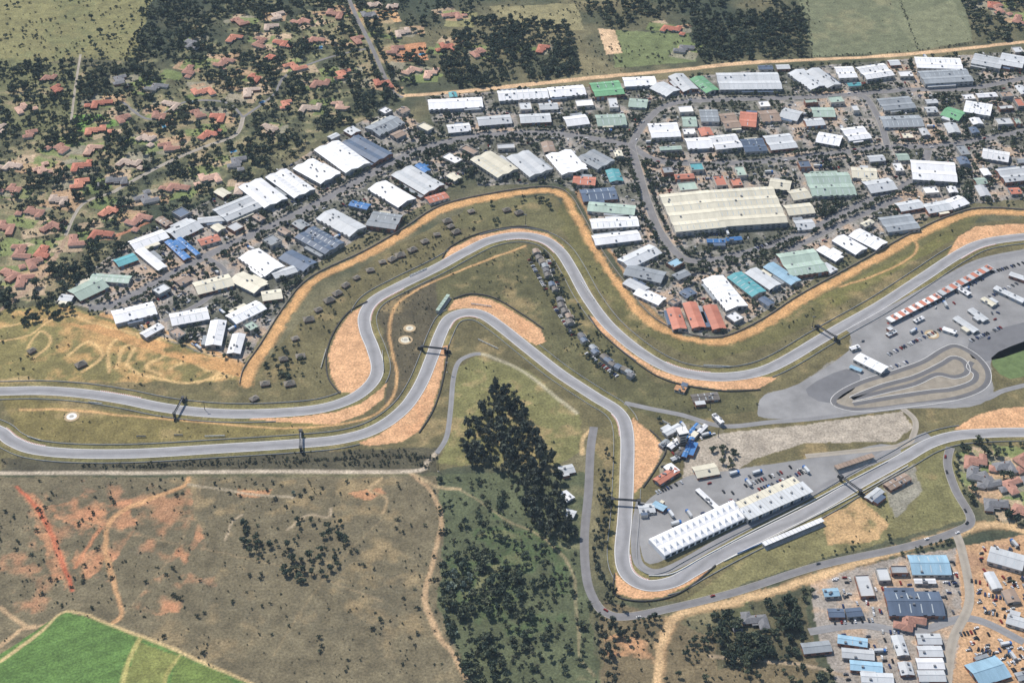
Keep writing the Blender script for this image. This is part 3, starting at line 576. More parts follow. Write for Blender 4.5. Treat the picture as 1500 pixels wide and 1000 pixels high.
BL=[
(545,190,582,172,28,8,'G'),(512,203,562,230,30,8,'S'),(478,211,524,244,36,9,'W'),(444,238,484,260,32,8,'W'),(404,252,446,282,30,8,'W'),(366,266,404,296,32,8,'W'),
(322,314,372,293,32,8,'L'),(250,342,288,324,26,7,'L'),(192,358,242,340,20,6,'W'),(246,352,274,378,9,5,'B',"blue_roofed_shed"),(262,348,290,372,6,5,'B',"blue_roofed_shed"),(204,364,238,392,12,6,'W'),
(170,384,198,374,16,6,'T'),(108,430,150,410,26,7,'P'),(134,404,190,408,14,6,'P'),(88,434,106,436,12,5,'L'),(166,462,226,448,24,8,'W'),(250,466,304,456,22,7,'W'),
(320,468,312,504,17,7,'W'),(350,488,342,516,14,6,'W'),(338,466,382,444,20,7,'W'),(286,420,338,407,24,7,'K'),(346,402,382,420,22,7,'K'),(364,368,402,394,28,8,'W'),(418,370,454,388,22,7,'S'),
(400,402,432,392,14,6,'L'),(384,432,412,428,18,6,'K'),(446,338,490,362,30,8,'S'),(476,310,524,336,28,8,'L'),(542,318,584,324,30,8,'G'),(552,268,596,294,28,8,'W'),(588,248,636,276,32,8,'L'),(514,296,540,302,12,6,'B'),
(626,292,654,284,14,6,'R'),(292,354,320,346,14,6,'R'),(290,322,330,318,12,6,'L'),(612,240,626,250,10,6,'B'),
(628,151,706,147,26,8,'W'),(730,138,802,134,26,8,'W'),(804,133,856,129,26,8,'W'),(700,176,748,172,22,7,'L'),(656,187,688,184,20,7,'W'),(762,172,806,170,22,7,'L'),(828,176,860,172,24,7,'W'),(868,130,910,126,36,8,'E'),
(914,118,960,116,24,8,'W'),(962,122,986,134,26,7,'L'),(990,108,1012,130,22,7,'L'),(1020,112,1044,132,20,7,'E'),(922,148,948,150,22,6,'P'),(874,174,916,172,28,7,'P'),(1052,117,1142,116,44,9,'L'),
(1166,102,1200,126,26,8,'L'),(1190,100,1222,124,22,8,'L'),(1226,105,1252,104,30,8,'W'),(1262,106,1302,100,34,8,'W'),(1342,90,1408,92,30,9,'W'),(1350,112,1420,108,34,9,'G'),(1426,84,1468,92,30,8,'L'),(1466,84,1500,90,34,8,'L'),
(952,190,994,188,34,8,'W'),(1000,176,1020,176,24,7,'P'),(1026,168,1052,168,30,7,'G'),(1058,176,1080,174,36,7,'N'),(1084,172,1108,174,36,7,'R'),(1114,168,1140,166,28,7,'N'),(1146,162,1172,168,26,7,'L'),(1190,162,1222,162,24,7,'P'),
(1006,208,1042,206,26,8,'W'),(1044,208,1082,204,32,8,'W'),(1088,212,1120,210,30,7,'S'),(1124,208,1162,204,34,7,'L'),(1198,198,1232,204,26,7,'W'),(1238,196,1270,192,30,7,'W'),(1290,152,1336,148,30,7,'G'),(1292,176,1350,174,28,7,'G'),
(1384,160,1410,168,26,7,'E'),(1414,154,1452,160,30,8,'W'),(1180,178,1206,176,18,7,'L'),
(704,226,744,252,32,8,'K'),(758,224,792,252,32,8,'L'),(818,222,842,250,34,8,'W'),(858,224,888,240,30,7,'G'),(840,262,872,264,18,6,'R'),(852,284,902,280,26,7,'S'),(862,300,930,306,20,7,'P'),(866,326,934,322,20,7,'W'),(870,350,936,342,20,7,'W'),
(914,384,960,362,22,7,'L'),(918,392,972,404,22,7,'G'),(934,424,970,440,16,6,'W'),(918,410,946,424,14,6,'L'),
(978,310,1050,303,78,10,'K',"cream_roof_factory"),(1046,303,1142,297,76,10,'K',"cream_roof_factory"),(1128,266,1158,270,22,8,'K'),(1158,284,1184,280,22,7,'K'),(1152,306,1190,302,22,7,'K'),(1166,328,1192,326,20,6,'L'),
(1184,268,1248,266,50,8,'P'),(1248,250,1284,252,24,7,'K'),(1270,272,1308,266,26,7,'L'),(1336,246,1400,250,44,9,'W'),(1440,222,1478,228,24,7,'W'),(1466,256,1520,250,30,8,'L'),
(1044,404,1080,448,26,8,'W'),(1076,400,1112,428,20,7,'T'),(1100,394,1136,418,18,7,'L'),(1126,386,1166,412,16,7,'A'),(1148,386,1202,378,44,8,'P'),(1202,362,1230,378,14,6,'W'),(1228,346,1262,366,20,7,'W'),(1252,338,1292,358,22,7,'W'),(1294,328,1340,322,30,7,'G'),
(1316,302,1350,296,18,7,'L'),(1356,304,1390,298,20,7,'L'),(1390,298,1412,290,20,6,'W'),(1206,386,1222,396,12,5,'L'),
(1036,352,1062,352,7,5,'B'),(1064,350,1086,348,7,5,'B'),
(986,450,996,480,15,6,'R',"red_roof_hall"),(1010,442,1024,478,15,6,'R',"red_roof_hall"),(1040,446,1054,480,15,6,'R',"red_roof_hall"),
(1334,824,1390,824,24,7,'A'),(1300,880,1380,880,28,8,'S'),(1214,896,1236,896,10,5,'S'),(1240,896,1262,894,10,5,'S'),(1450,808,1500,822,20,7,'L'),(1176,948,1216,944,12,5,'G'),(1228,934,1270,940,10,5,'A'),(1234,954,1280,958,11,5,'L'),(1246,972,1292,976,11,5,'A'),(1262,990,1308,992,11,5,'L'),
(1344,934,1378,934,12,6,'L'),(1346,952,1380,952,12,6,'L'),(1344,970,1382,970,12,6,'W'),(1346,988,1384,988,12,6,'L'),(1426,986,1470,972,24,6,'A'),(1340,850,1370,850,6,4,'W'),(1476,904,1510,914,12,5,'L'),
(1256,520,1296,540,14,6,'W'),(1400,464,1430,484,9,4,'L'),(1422,452,1444,468,9,4,'L'),(1246,510,1258,506,5,4,'W'),(1246,536,1262,542,5,3,'A'),(1382,480,1400,486,6,4,'W'),
(1458,420,1500,440,8,5,'L'),(1480,400,1510,410,8,5,'L'),(1404,420,1420,430,7,4,'W'),(1440,436,1456,446,7,4,'K'),(1340,470,1352,464,5,3,'W'),(1300,490,1312,484,5,3,'L'),
(936,744,958,742,12,4,'L'),(958,736,974,744,8,4,'A'),(962,704,990,686,10,5,'R'),(978,680,990,690,10,5,'W'),(1018,690,1050,684,16,5,'K'),(820,688,840,684,12,4,'L'),(824,720,836,730,10,4,'W'),(828,748,842,752,9,4,'L'),
(974,634,996,622,8,5,'L'),(980,654,996,642,7,4,'W'),(968,652,978,644,6,4,'G'),(992,664,1002,656,6,5,'D'),(984,672,994,668,5,3,'L'),(1004,640,1022,620,4,4,'B',"blue_awning"),(1002,668,1014,640,5,5,'B',"blue_awning"),(1024,632,1034,622,5,5,'W'),
(1022,716,1050,742,5,4,'W'),(1014,582,1052,578,12,4,'D'),(990,566,1004,570,8,4,'O'),(1046,606,1058,618,5,6,'W'),(1300,712,1330,696,10,5,'N'),(1272,730,1290,716,9,4,'L')]
flatrow(BL)
ang_=lambda a,b:math.atan2(b[1]-a[1],b[0]-a[0])
ang1=ang_(P(300,376),P(560,246)); ang2=ang_(P(1000,240),P(1400,214)); ang3=ang_(P(1060,470),P(1340,330))
def wpoly_samples(px,n,seed):
    wp=PL(px); xs=[p[0] for p in wp];ys=[p[1] for p in wp]; r=np.random.default_rng(seed)
    X=r.uniform(min(xs),max(xs),n);Y=r.uniform(min(ys),max(ys),n); m_=inpoly(X,Y,wp); return X[m_],Y[m_]
def infill(px,n,ang,cols,mx,seed,hs=(5,7)):
    X,Y=wpoly_samples(px,n,seed); r=random.Random(seed); c0=0
    for x,y in zip(X,Y):
        L_=r.uniform(12,26);W_=r.uniform(8,17); a=ang+r.choice([0,math.pi/2])+r.uniform(-.05,.05)
        if is_occ(x,y,max(L_,W_)*.52+1): continue
        warehouse(None,None,W_,r.uniform(*hs),r.choice(cols),"small_workshop",r.random()<.4,(x,y,L_,a)); c0+=1
        if c0>=mx: break
infill(I1,1200,ang1,'WLLGSKNP',40,5); infill([(622,140),(860,128),(1100,104),(1560,70),(1560,290),(1400,290),(1200,340),(960,340),(880,300),(850,270),(700,260)],2000,ang2,'WWLGSPNKLLTR',85,6)
infill([(960,380),(1160,350),(1330,280),(1440,290),(1300,345),(1110,460),(1060,490),(990,490),(950,440)],900,ang3,'WLGAKNS',26,8)
infill([(1200,860),(1420,810),(1400,1000),(1240,1000)],300,0.05,'LGSA',6,9,(4,5)); infill([(1420,800),(1520,790),(1520,1000),(1420,1000)],250,0.2,'LGN',5,10,(3.5,5))
for x,y,k_ in HS: house(x,y,k_)
for x,y in [(283,150),(342,222),(240,185),(128,262),(470,70),(384,150),(618,80)]:
    X,Y=P(x,y); mb=MB(); mb.box(-4.6,4.6,-2.8,2.8,0.02,.22,M_CONC); mb.box(-4,4,-2.2,2.2,.1,.26,M_POOL); mb.obj("swimming_pool",(X,Y,0),random.uniform(0,3))
X,Y=wpoly_samples([(-150,200),(0,120),(220,100),(420,20),(560,-60),(620,100),(560,150),(430,220),(200,320),(60,440),(-150,440)],400,77); c0=0
for x,y in zip(X,Y):
    if is_occ(x,y,13): continue
    house(int(x)%97,int(abs(y))%89,None,.85,(x,y)); c0+=1
    if c0>30: break
def lapa(px,py,s_=1.0,mat=None):
    x,y=P(px,py,3); mb=MB()
    L_=9*s_;W_=6.5*s_
    for sx in(-1,1):
        for sy in(-1,1): mb.cyl(sx*(L_/2-.6),sy*(W_/2-.6),0,2.4,.18,M_STEEL,6)
    mb.box(-L_/2+1,L_/2-1,-W_/2+1,W_/2-1,0,2.3,M_BRICK)
    hip2=(mat or M_THATCH); X=L_/2+.3;Y=W_/2+.3; d=L_/2-W_/2; a=[(-X,-Y,2.3),(X,-Y,2.3),(X,Y,2.3),(-X,Y,2.3)]; b=[(-d,0,4.4*s_),(d,0,4.4*s_)]
    mb.face([a[0],a[1],b[1],b[0]],hip2);mb.face([a[2],a[3],b[0],b[1]],hip2);mb.face([a[1],a[2],b[1]],hip2);mb.face([a[3],a[0],b[0]],hip2)
    mb.box(-d-.3,d+.3,-.25,.25,4.4*s_-.1,4.4*s_+.2,M_CONC)
    mb.obj("thatched_lapa",(x,y,0),random.uniform(0.2,0.9)); occ_poly(foot(x,y,L_,W_,0))
for i,(x,y) in enumerate([(388,560),(415,524),(432,494),(452,466),(466,452),(482,438),(506,416),(522,405),(542,394),(560,382),(586,372),(604,364),(622,352),(640,342),(660,330),(742,306),(760,310),(372,582),(655,322),(668,338),(118,532),(46,512),(690,308),(424,560),(440,520),(494,428),(574,378)]): lapa(x,y,random.uniform(.8,1.3))
# ---- hospitality suites on the infield bank
bank=smooth(PL([(786,372),(800,400),(815,435),(836,475),(862,508),(890,532),(925,552)]),5)
p_,n_=normals(bank)
for i,(x,y) in enumerate(bank):
    a=math.atan2(n_[i][1],n_[i][0])+math.pi/2; j=random.uniform(-1.5,1.5)
    if random.random()<.15: continue
    mb=MB(); mt=random.choice([ROOF['D'],ROOF['D'],M_SLATE,ROOF['G'],ROOF['N'],ROOF['S'],M_THATCH]); ln=random.uniform(5,7.5); gable(mb,ln,random.uniform(6,7.5),4.2,1.3,mt,M_WALL2)
    mb.face([(-ln/2+.4,-3.9,.6),(ln/2-.4,-3.9,.6),(ln/2-.4,-3.9,2.0),(-ln/2+.4,-3.9,2.0)],M_GLASS); mb.face([(-ln/2+.4,-3.9,2.6),(ln/2-.4,-3.9,2.6),(ln/2-.4,-3.9,4.0),(-ln/2+.4,-3.9,4.0)],M_GLASS)
    mb.box(-ln/2,ln/2,-5.4,-4.0,2.1,2.3,M_CONC)
    mb.obj("trackside_suite",(x+n_[i][0]*j,y+n_[i][1]*j,0),a); occ_poly(foot(x,y,9,9,a))
# ---- paddock marquee
M_CANVAS=noisy("white_canvas",C(252,252,252),0.1,0.2,0.6)
A=P(962,800,6);B=P(1086,742,6); L_=math.hypot(B[0]-A[0],B[1]-A[1]); a=math.atan2(B[1]-A[1],B[0]-A[0]); mb=MB(); n=14; bw=L_/n; Wt=24
for i in range(n):
    x0=-L_/2+i*bw; x1=x0+bw-.05
    for ys,ye in((-Wt/2,0),(.02,Wt/2)):
        c=((x0+x1)/2,(ys+ye)/2,9.0); b=[(x0,ys,5),(x1,ys,5),(x1,ye,5),(x0,ye,5)]
        mid=[((b[j][0]+c[0])/2,(b[j][1]+c[1])/2,6.2) for j in range(4)]
        for j in range(4):
            k_=(j+1)%4; mb.face([b[j],b[k_],mid[k_],mid[j]],M_CANVAS); mb.face([mid[j],mid[k_],c],M_CANVAS)
    mb.face([(x0,-Wt/2,0),(x1,-Wt/2,0),(x1,-Wt/2,5),(x0,-Wt/2,5)],M_CANVAS); mb.face([(x0+1,-Wt/2-.05,.3),(x1-1,-Wt/2-.05,.3),(x1-1,-Wt/2-.05,3.6),(x0+1,-Wt/2-.05,3.6)],M_GLASS)
mb.face([(-L_/2,-Wt/2,0),(-L_/2,-Wt/2,5),(-L_/2,Wt/2,5),(-L_/2,Wt/2,0)],M_CANVAS);mb.face([(L_/2,-Wt/2,0),(L_/2,Wt/2,0),(L_/2,Wt/2,5),(L_/2,-Wt/2,5)],M_CANVAS);mb.face([(L_/2,Wt/2,0),(-L_/2,Wt/2,0),(-L_/2,Wt/2,5),(L_/2,Wt/2,5)],M_CANVAS)
mb.obj("paddock_marquee",((A[0]+B[0])/2,(A[1]+B[1])/2,0),a)
def longb(p1,p2,W_,h,roof,name,bays=20,tiers=False,alt=None):
    A=P(*p1,h);B=P(*p2,h); L_=math.hypot(B[0]-A[0],B[1]-A[1]); a=math.atan2(B[1]-A[1],B[0]-A[0]); mb=MB(); bw=L_/bays
    if tiers:
        for k_ in range(6): mb.box(-L_/2,L_/2,-W_/2+k_*W_/6,-W_/2+(k_+1)*W_/6-.01,0,.6+k_*h/8,M_CONC)
        for i in range(bays+1): mb.cyl(-L_/2+min(i*bw,L_-.3)+.15,W_/2-.3,0,h,.15,M_STEEL,6)
        mb.box(-L_/2-.5,L_/2+.5,-W_/6,W_/2+.5,h,h+.25,roof)
        for i in range(bays): mb.box(-L_/2+i*bw-.06,-L_/2+i*bw+.06,-W_/6,W_/2+.4,h+.251,h+.4,M_STEEL)
    else:
        mb.box(-L_/2,L_/2,-W_/2,W_/2,0,h-.4,M_WALL,roof)
        mb.box(-L_/2-1,L_/2+1,-W_/2-2,W_/2+1,h-.39,h,M_CONC,roof)
        for i in range(bays):
            x=-L_/2+(i+.5)*bw
            for sg in(-1,1):
                yy=sg*(W_/2+.04); q_=[(x-bw*.4,yy,.1),(x+bw*.4,yy,.1),(x+bw*.4,yy,h*.7),(x-bw*.4,yy,h*.7)]; mb.face(q_ if sg<0 else q_[::-1],M_DOOR if i%3 else M_GLASS)
            mb.box(x-bw/2-.08,x-bw/2+.08,-W_/2-1.9,W_/2+.9,h+.003,h+.25,M_RIDGE)
            if alt and i%2: mb.box(x-bw/2+.1,x+bw/2-.1,-W_/2-1.8,W_/2+.8,h+.01,h+.1,alt)
            if i%3==1: mb.box(x-.9,x+.9,-.9,.9,h+.11,h+1.2,M_UNIT)
    mb.obj(name,((A[0]+B[0])/2,(A[1]+B[1])/2,0),a)
longb((1090,752),(1182,712),13,7,ROOF['L'],"pit_garage_building",18)
longb((1082,740),(1166,702),8,6,ROOF['K'],"pit_office_building",14)
longb((1120,798),(1206,762),7,4,ROOF['W'],"covered_grandstand",16,True)
longb((1302,468),(1374,432),6,4,ROOF['W'],"pit_garage_building",14,alt=ROOF['R']); longb((1377,429),(1450,390),6,4,ROOF['L'],"pit_garage_building",14,alt=ROOF['R'])
ribbon("painted_pit_apron",PL([(1300,474),(1376,436),(1452,394)]),2.5,.22,M_RED)
longb((1226,686),(1280,668),8,4,ROOF['N'],"covered_grandstand",10,True)
longb((642,455),(658,432),5,4,ROOF['P'],"covered_grandstand",6,True)
X,Y=P(998,648); mb=MB(); mb.box(-3.5,3.5,-3.5,3.5,0,12,M_WALL); mb.box(-4.5,4.5,-4.5,4.5,12.01,15,M_GLASS,M_CONC); mb.box(-5,5,-5,5,15.01,15.6,M_WHITE); mb.cyl(0,0,15.6,20,.15,M_STEEL,6)
for zz in (2,5,8): mb.box(-2.5,2.5,-3.56,-3.51,zz,zz+1.4,M_GLASS)
mb.obj("race_control_tower",(X,Y,0),.3)
def gantry(W_,px,py,w=24,col=M_STEEL):
    Q=np.array(W_); q_=np.array(P(px,py)); i=int(np.argmin(((Q-q_)**2).sum(1))); p_,n_=normals(W_); a=math.atan2(n_[i][1],n_[i][0]); mb=MB()
    for sx in(-1,1):
        mb.box(sx*w/2-1.0,sx*w/2+1.0,-1.1,1.1,0,6.4,M_STEEL)
        mb.box(sx*w/2-1.6,sx*w/2+1.6,-1.6,1.6,6.41,6.7,M_STEEL)
        mb.box(min(sx*w/2,sx*(w/2+6)),max(sx*w/2,sx*(w/2+6)),-1.8,-1.15,0,3.6,M_STEEL,tx=1)
    mb.box(-w/2,w/2,-.9,.9,5.3,5.5,M_UNIT)
    for y0 in(-.9,.8):
        mb.box(-w/2+1.3,w/2-1.3,y0,y0+.1,5.51,6.4,col)
    for k_ in range(10): mb.box(-w/2+1.6+k_*w/10,-w/2+1.75+k_*w/10,-.8,.8,6.41,6.6,M_STEEL)
    mb.obj("footbridge_over_track",(W_[i][0],W_[i][1],0),a)
for W_,x,y in((WA,260,600),(WB,444,649),(WB,634,515),(WB,1246,714),(WA,1213,491),(WB,917,735)): gantry(W_,x,y)
def hoard(px1,py1,px2,py2,h,mat):
    A=P(px1,py1);B=P(px2,py2);L_=math.hypot(B[0]-A[0],B[1]-A[1]);a=math.atan2(B[1]-A[1],B[0]-A[0]);mb=MB()
    mb.box(-L_/2,L_/2,-.12,.12,.6,h,mat)
    for i in range(max(2,int(L_/4))+1): xx=-L_/2+.1+i*(L_-.2)/max(2,int(L_/4)); mb.box(xx-.1,xx+.1,-.3,-.13,0,h-.2,M_STEEL)
    mb.obj("advertising_hoarding",((A[0]+B[0])/2,(A[1]+B[1])/2,0),a)
for q_ in [(970,618,982,624,3,M_WHITE),(130,590,150,592,2,M_WHITE),(300,640,330,639,2,M_WHITE),(560,515,562,545,2,M_WHITE),(690,446,720,450,2,M_WHITE),(850,412,870,440,2,M_WHITE),(1030,536,1070,538,2,M_WHITE),(1120,795,1080,812,2,M_BLUE),(470,540,478,512,2,M_WHITE),(700,498,730,512,2,M_WHITE),(600,405,625,394,2,M_WHITE),(40,640,60,646,2,M_WHITE),(200,640,214,640,2,M_UNIT),(255,638,268,638,2,M_UNIT)]: hoard(*q_)
M_RAIL=noisy("galvanised_rail",C(168,170,172),0.15,0.2,0.5)
for W_,off in((WA,15),(WA,-13),(WB,-13),(WB,13)):
    seg=[];p_,n_=normals(W_)
    def flush():
        if len(seg)>4: ribbon("armco_barrier",list(seg),.35,.9,M_RAIL,0,None,True)
    for i in range(len(p_)):
        c=p_[i]+n_[i]*off; bad=False
        for t in TR:
            if inpoly(np.array([c[0]]),np.array([c[1]]),PL(t))[0]: bad=True
        for O_ in(WA,WB):
            if O_ is not W_ and np.min(((np.array(O_)-c)**2).sum(1))<150: bad=True
        if np.min(((np.array(W_)-c)**2).sum(1))<(abs(off)-2.5)**2: bad=True
        if bad: flush(); seg=[]
        else: seg.append((float(c[0]),float(c[1])))
    flush()
M_TYRE=noisy("tyre_wall",C(76,74,72),0.4,1.5,0.9)
for pl in ([(538,442),(510,458),(489,487),(478,520),(481,554),(498,577)],[(862,462),(880,487),(920,522),(960,550),(1000,564),(1060,573),(1114,571)],[(664,438),(690,431),(724,437),(764,460),(796,482)],[(648,378),(660,362),(700,343),(760,332),(804,340)],[(952,630),(975,656),(962,684),(942,714)],[(900,840),(900,870),(930,880),(972,877),(1008,861),(1048,828)],[(657,506),(648,560),(634,602),(614,634)]):
    ribbon("tyre_barrier",smooth(PL(pl),5),1.1,1.2,M_TYRE,0,None,True)
wp=smooth(PL([(950,843),(985,840),(1030,816),(1100,779),(1170,744),(1240,707),(1300,676)]),6); ribbon("pit_wall",wp,.6,1.1,M_WHITE,0,None,True)
wp=smooth(PL([(1060,822),(1130,788),(1200,753),(1270,716),(1330,682)]),6); ribbon("pit_wall",wp,.5,1.1,M_WHITE,0,None,True)
M_PW=noisy("precast_wall",C(168,160,148),0.2,.2,.9)
for off in(7.5,):
    p_,n_=normals(smooth(PL(RIM),5)); ribbon("precast_boundary_wall",[tuple(q) for q in (p_+n_*off)],.3,1.8,M_PW,0,None,True)
for x,y,r_ in [(105,610,5),(594,498,5),(600,481,4),(1365,490,5)]:
    X,Y=P(x,y); mb=MB(); mb.cyl(0,0,0,.32,r_+2.5,noisy("sand_pad",C(196,172,136),.2,.3,.9),24); mb.cyl(0,0,.1,.36,r_,M_WHITE if x==105 else ROOF['K'],24); mb.cyl(0,0,.2,.40,r_*.45,M_CONC,20); mb.obj("helipad",(X,Y,0))
for x,y,h in [(642,690,22),(1052,640,16),(655,545,12),(1190,480,14),(770,330,14),(1040,600,14),(300,600,10)]:
    X,Y=P(x,y); mb=MB(); mb.cyl(0,0,0,h,.35,M_STEEL,6,.15); mb.box(-1.4,1.4,-.3,.3,h,h+.7,M_UNIT); mb.box(-.8,.8,-.8,.8,0,.3,M_CONC); mb.obj("floodlight_mast",(X,Y,0))
# ---------------------------------------------------------------- vehicles
CARC=[C(235,235,235),C(190,194,200),C(140,50,45),C(50,65,105),C(40,41,45),C(205,205,202),C(95,98,105),C(60,62,66)]
M_CG=noisy("car_glass",(0.02,0.025,0.03),.1,.5,.1)
M_TY=noisy("tyre_rubber",(0.03,0.03,0.03),.1,1,.9)
def carmesh(i,c):
    m=noisy("car_paint_%d"%i,c,.04,.5,.3); mb=MB()
    mb.box(-2.2,2.2,-.88,.88,.32,.85,m,tx=.06,ty=.04)
    mb.box(-2.1,2.1,-.8,.8,.851,.98,m,tx=.25,ty=.08)
    mb.box(-1.35,1.05,-.74,.74,.981,1.42,M_CG,m,tx=.38,ty=.12)
    for x in(-1.4,1.4):
        for y in(-.9,.72): mb.cyl(x,.33,y,y+.18,.33,M_TY,10,axis='y')
    return mb.mesh("car_%d"%i)
CARS=[carmesh(i,c) for i,c in enumerate(CARC)]
def truckmesh():
    mb=MB(); mb.box(-5,2.6,-1.25,1.25,1.1,3.6,ROOF['L']); mb.box(2.8,5,-1.2,1.2,.6,2.9,M_BLUE,tx=.15); mb.box(4.2,4.93,-1.0,1.0,1.9,2.7,M_GLASS)
    for x in(-4,-2.8,3.8):
        for y in(-1.25,.95): mb.cyl(x,.5,y,y+.3,.5,M_TY,10,axis='y')
    mb.box(-5,5,-.5,.5,.6,1.09,M_STEEL); return mb.mesh("truck")
TRK=truckmesh()
def car(x,y,a,truck=False):
    o=bpy.data.objects.new("delivery_truck" if truck else "parked_car",TRK if truck else random.choice(CARS)); o.location=(x,y,.12); o.rotation_euler=(0,0,a); scene.collection.objects.link(o)
def carrow(p1,p2,fill=.75,sp=2.9):
    A=P(*p1);B=P(*p2);L_=math.hypot(B[0]-A[0],B[1]-A[1]);a=math.atan2(B[1]-A[1],B[0]-A[0]);n=int(L_/sp)
    for i in range(n):
        if random.random()<fill:
            t=(i+.5)/n; car(A[0]+(B[0]-A[0])*t,A[1]+(B[1]-A[1])*t,a+math.pi/2+random.uniform(-.05,.05))
for q_ in [((1330,505),(1380,482)),((1300,520),(1345,498)),((1420,500),(1470,478)),((1440,440),(1490,415)),((1400,430),(1440,408)),((1110,718),(1180,690)),((1090,712),(1150,690)),((1300,540),(1330,530)),((960,722),(1000,706)),((1450,400),(1500,385)),((1345,455),(1385,436)),
    ((1260,865),(1300,862)),((1400,930),(1430,925)),((1290,925),(1330,927)),((1430,950),(1480,965)),((1220,912),(1280,908)),((1440,870),(1490,880)),((1440,895),(1480,905)),((1420,850),(1450,856)),
    ((1000,340),(1060,345)),((1070,335),(1150,328)),((1000,265),(1100,258)),((240,420),(280,402)),((230,440),(250,430)),((420,300),(460,282)),((330,340),(370,322)),((1160,250),(1230,246)),((880,255),(900,270)),((640,262),(680,255)),((1060,135),(1140,134)),((1230,125),(1300,120)),((1280,240),(1330,236)),((1350,275),(1400,270)),((1410,240),(1430,260)),((1105,365),(1140,352)),((780,185),(850,188)),((1160,190),(1190,188)),((1340,120),(1400,122)),
    ((775,380),(800,425)),((812,450),(840,492)),((855,515),(905,552)),((800,372),(822,430))]: carrow(*q_)
def randcars(px,n,mx,ang,seed,tr=.03):
    X,Y=wpoly_samples(px,n,seed); r=random.Random(seed); c0=0
    for x,y in zip(X,Y):
        if is_occ(x,y,2.2): continue
        car(x,y,ang+r.choice([0,math.pi/2])+r.uniform(-.1,.1),r.random()<tr); c0+=1
        if c0>=mx: break
randcars(I1,1200,150,ang1,21); randcars(I2,2400,330,ang2,22); randcars([(1430,800),(1510,790),(1510,1000),(1410,1000)],400,110,.3,23,.07); randcars([(1200,850),(1410,810),(1400,1000),(1240,1000)],300,60,.1,24)
X,Y=wpoly_samples([(1250,500),(1440,400),(1520,380),(1510,470),(1440,500),(1290,520)],60,31)
for x,y in zip(X,Y): car(x,y,random.uniform(0,3),random.random()<.3)
X,Y=wpoly_samples([(970,730),(1060,695),(1200,676),(1180,700),(1060,745),(985,770)],46,32)
for x,y in zip(X,Y): car(x,y,.4+random.choice([0,1.57]),random.random()<.3)
X,Y=wpoly_samples([(968,625),(1010,612),(1050,630),(1005,700),(970,690)],40,33)
for x,y in zip(X,Y): 
    if not is_occ(x,y,1): car(x,y,.4+random.choice([0,1.57]),random.random()<.2)
for pl in (ROADS[7][1],ROADS[9][1],ROADS[4][1],ROADS[10][1]):
    wp=smooth(PL(pl),6); p_,n_=normals(wp)
    for i in range(2,len(wp)-1,4):
        if random.random()<.6: s_=random.choice([-1,1]); car(p_[i][0]+n_[i][0]*2.3*s_,p_[i][1]+n_[i][1]*2.3*s_,math.atan2(-n_[i][0],n_[i][1]))
# ---------------------------------------------------------------- vegetation
def leafmat(name,c1,c2,c3):
    m,t,b=newmat(name,.85);N=t.nodes;L=t.links
    oi=N.new("ShaderNodeObjectInfo"); cr=N.new("ShaderNodeValToRGB"); e=cr.color_ramp.elements; e[0].color=(*c1,1); e[1].color=(*c3,1); x=e.new(.55); x.color=(*c2,1)
    L.new(oi.outputs["Random"],cr.inputs[0]); at=N.new("ShaderNodeAttribute"); at.attribute_name="clump"
    v=N.new("ShaderNodeVectorMath"); v.operation='SCALE'; L.new(cr.outputs[0],v.inputs[0]); L.new(at.outputs["Fac"],v.inputs["Scale"]); L.new(v.outputs[0],b.inputs["Base Color"])
    return m
M_LEAF=leafmat("tree_foliage",(.034,.050,.036),(.054,.072,.044),(.105,.115,.066))
M_GUM=leafmat("eucalyptus_foliage",(.032,.042,.030),(.050,.060,.043),(.074,.083,.057))
M_BUSH=leafmat("bush_foliage",(.042,.052,.034),(.064,.072,.045),(.115,.115,.070))
M_PALEF=leafmat("silver_foliage",(.08,.11,.09),(.11,.14,.11),(.14,.17,.13))
M_BARK=noisy("bark",C(90,75,60),.3,1,.9)
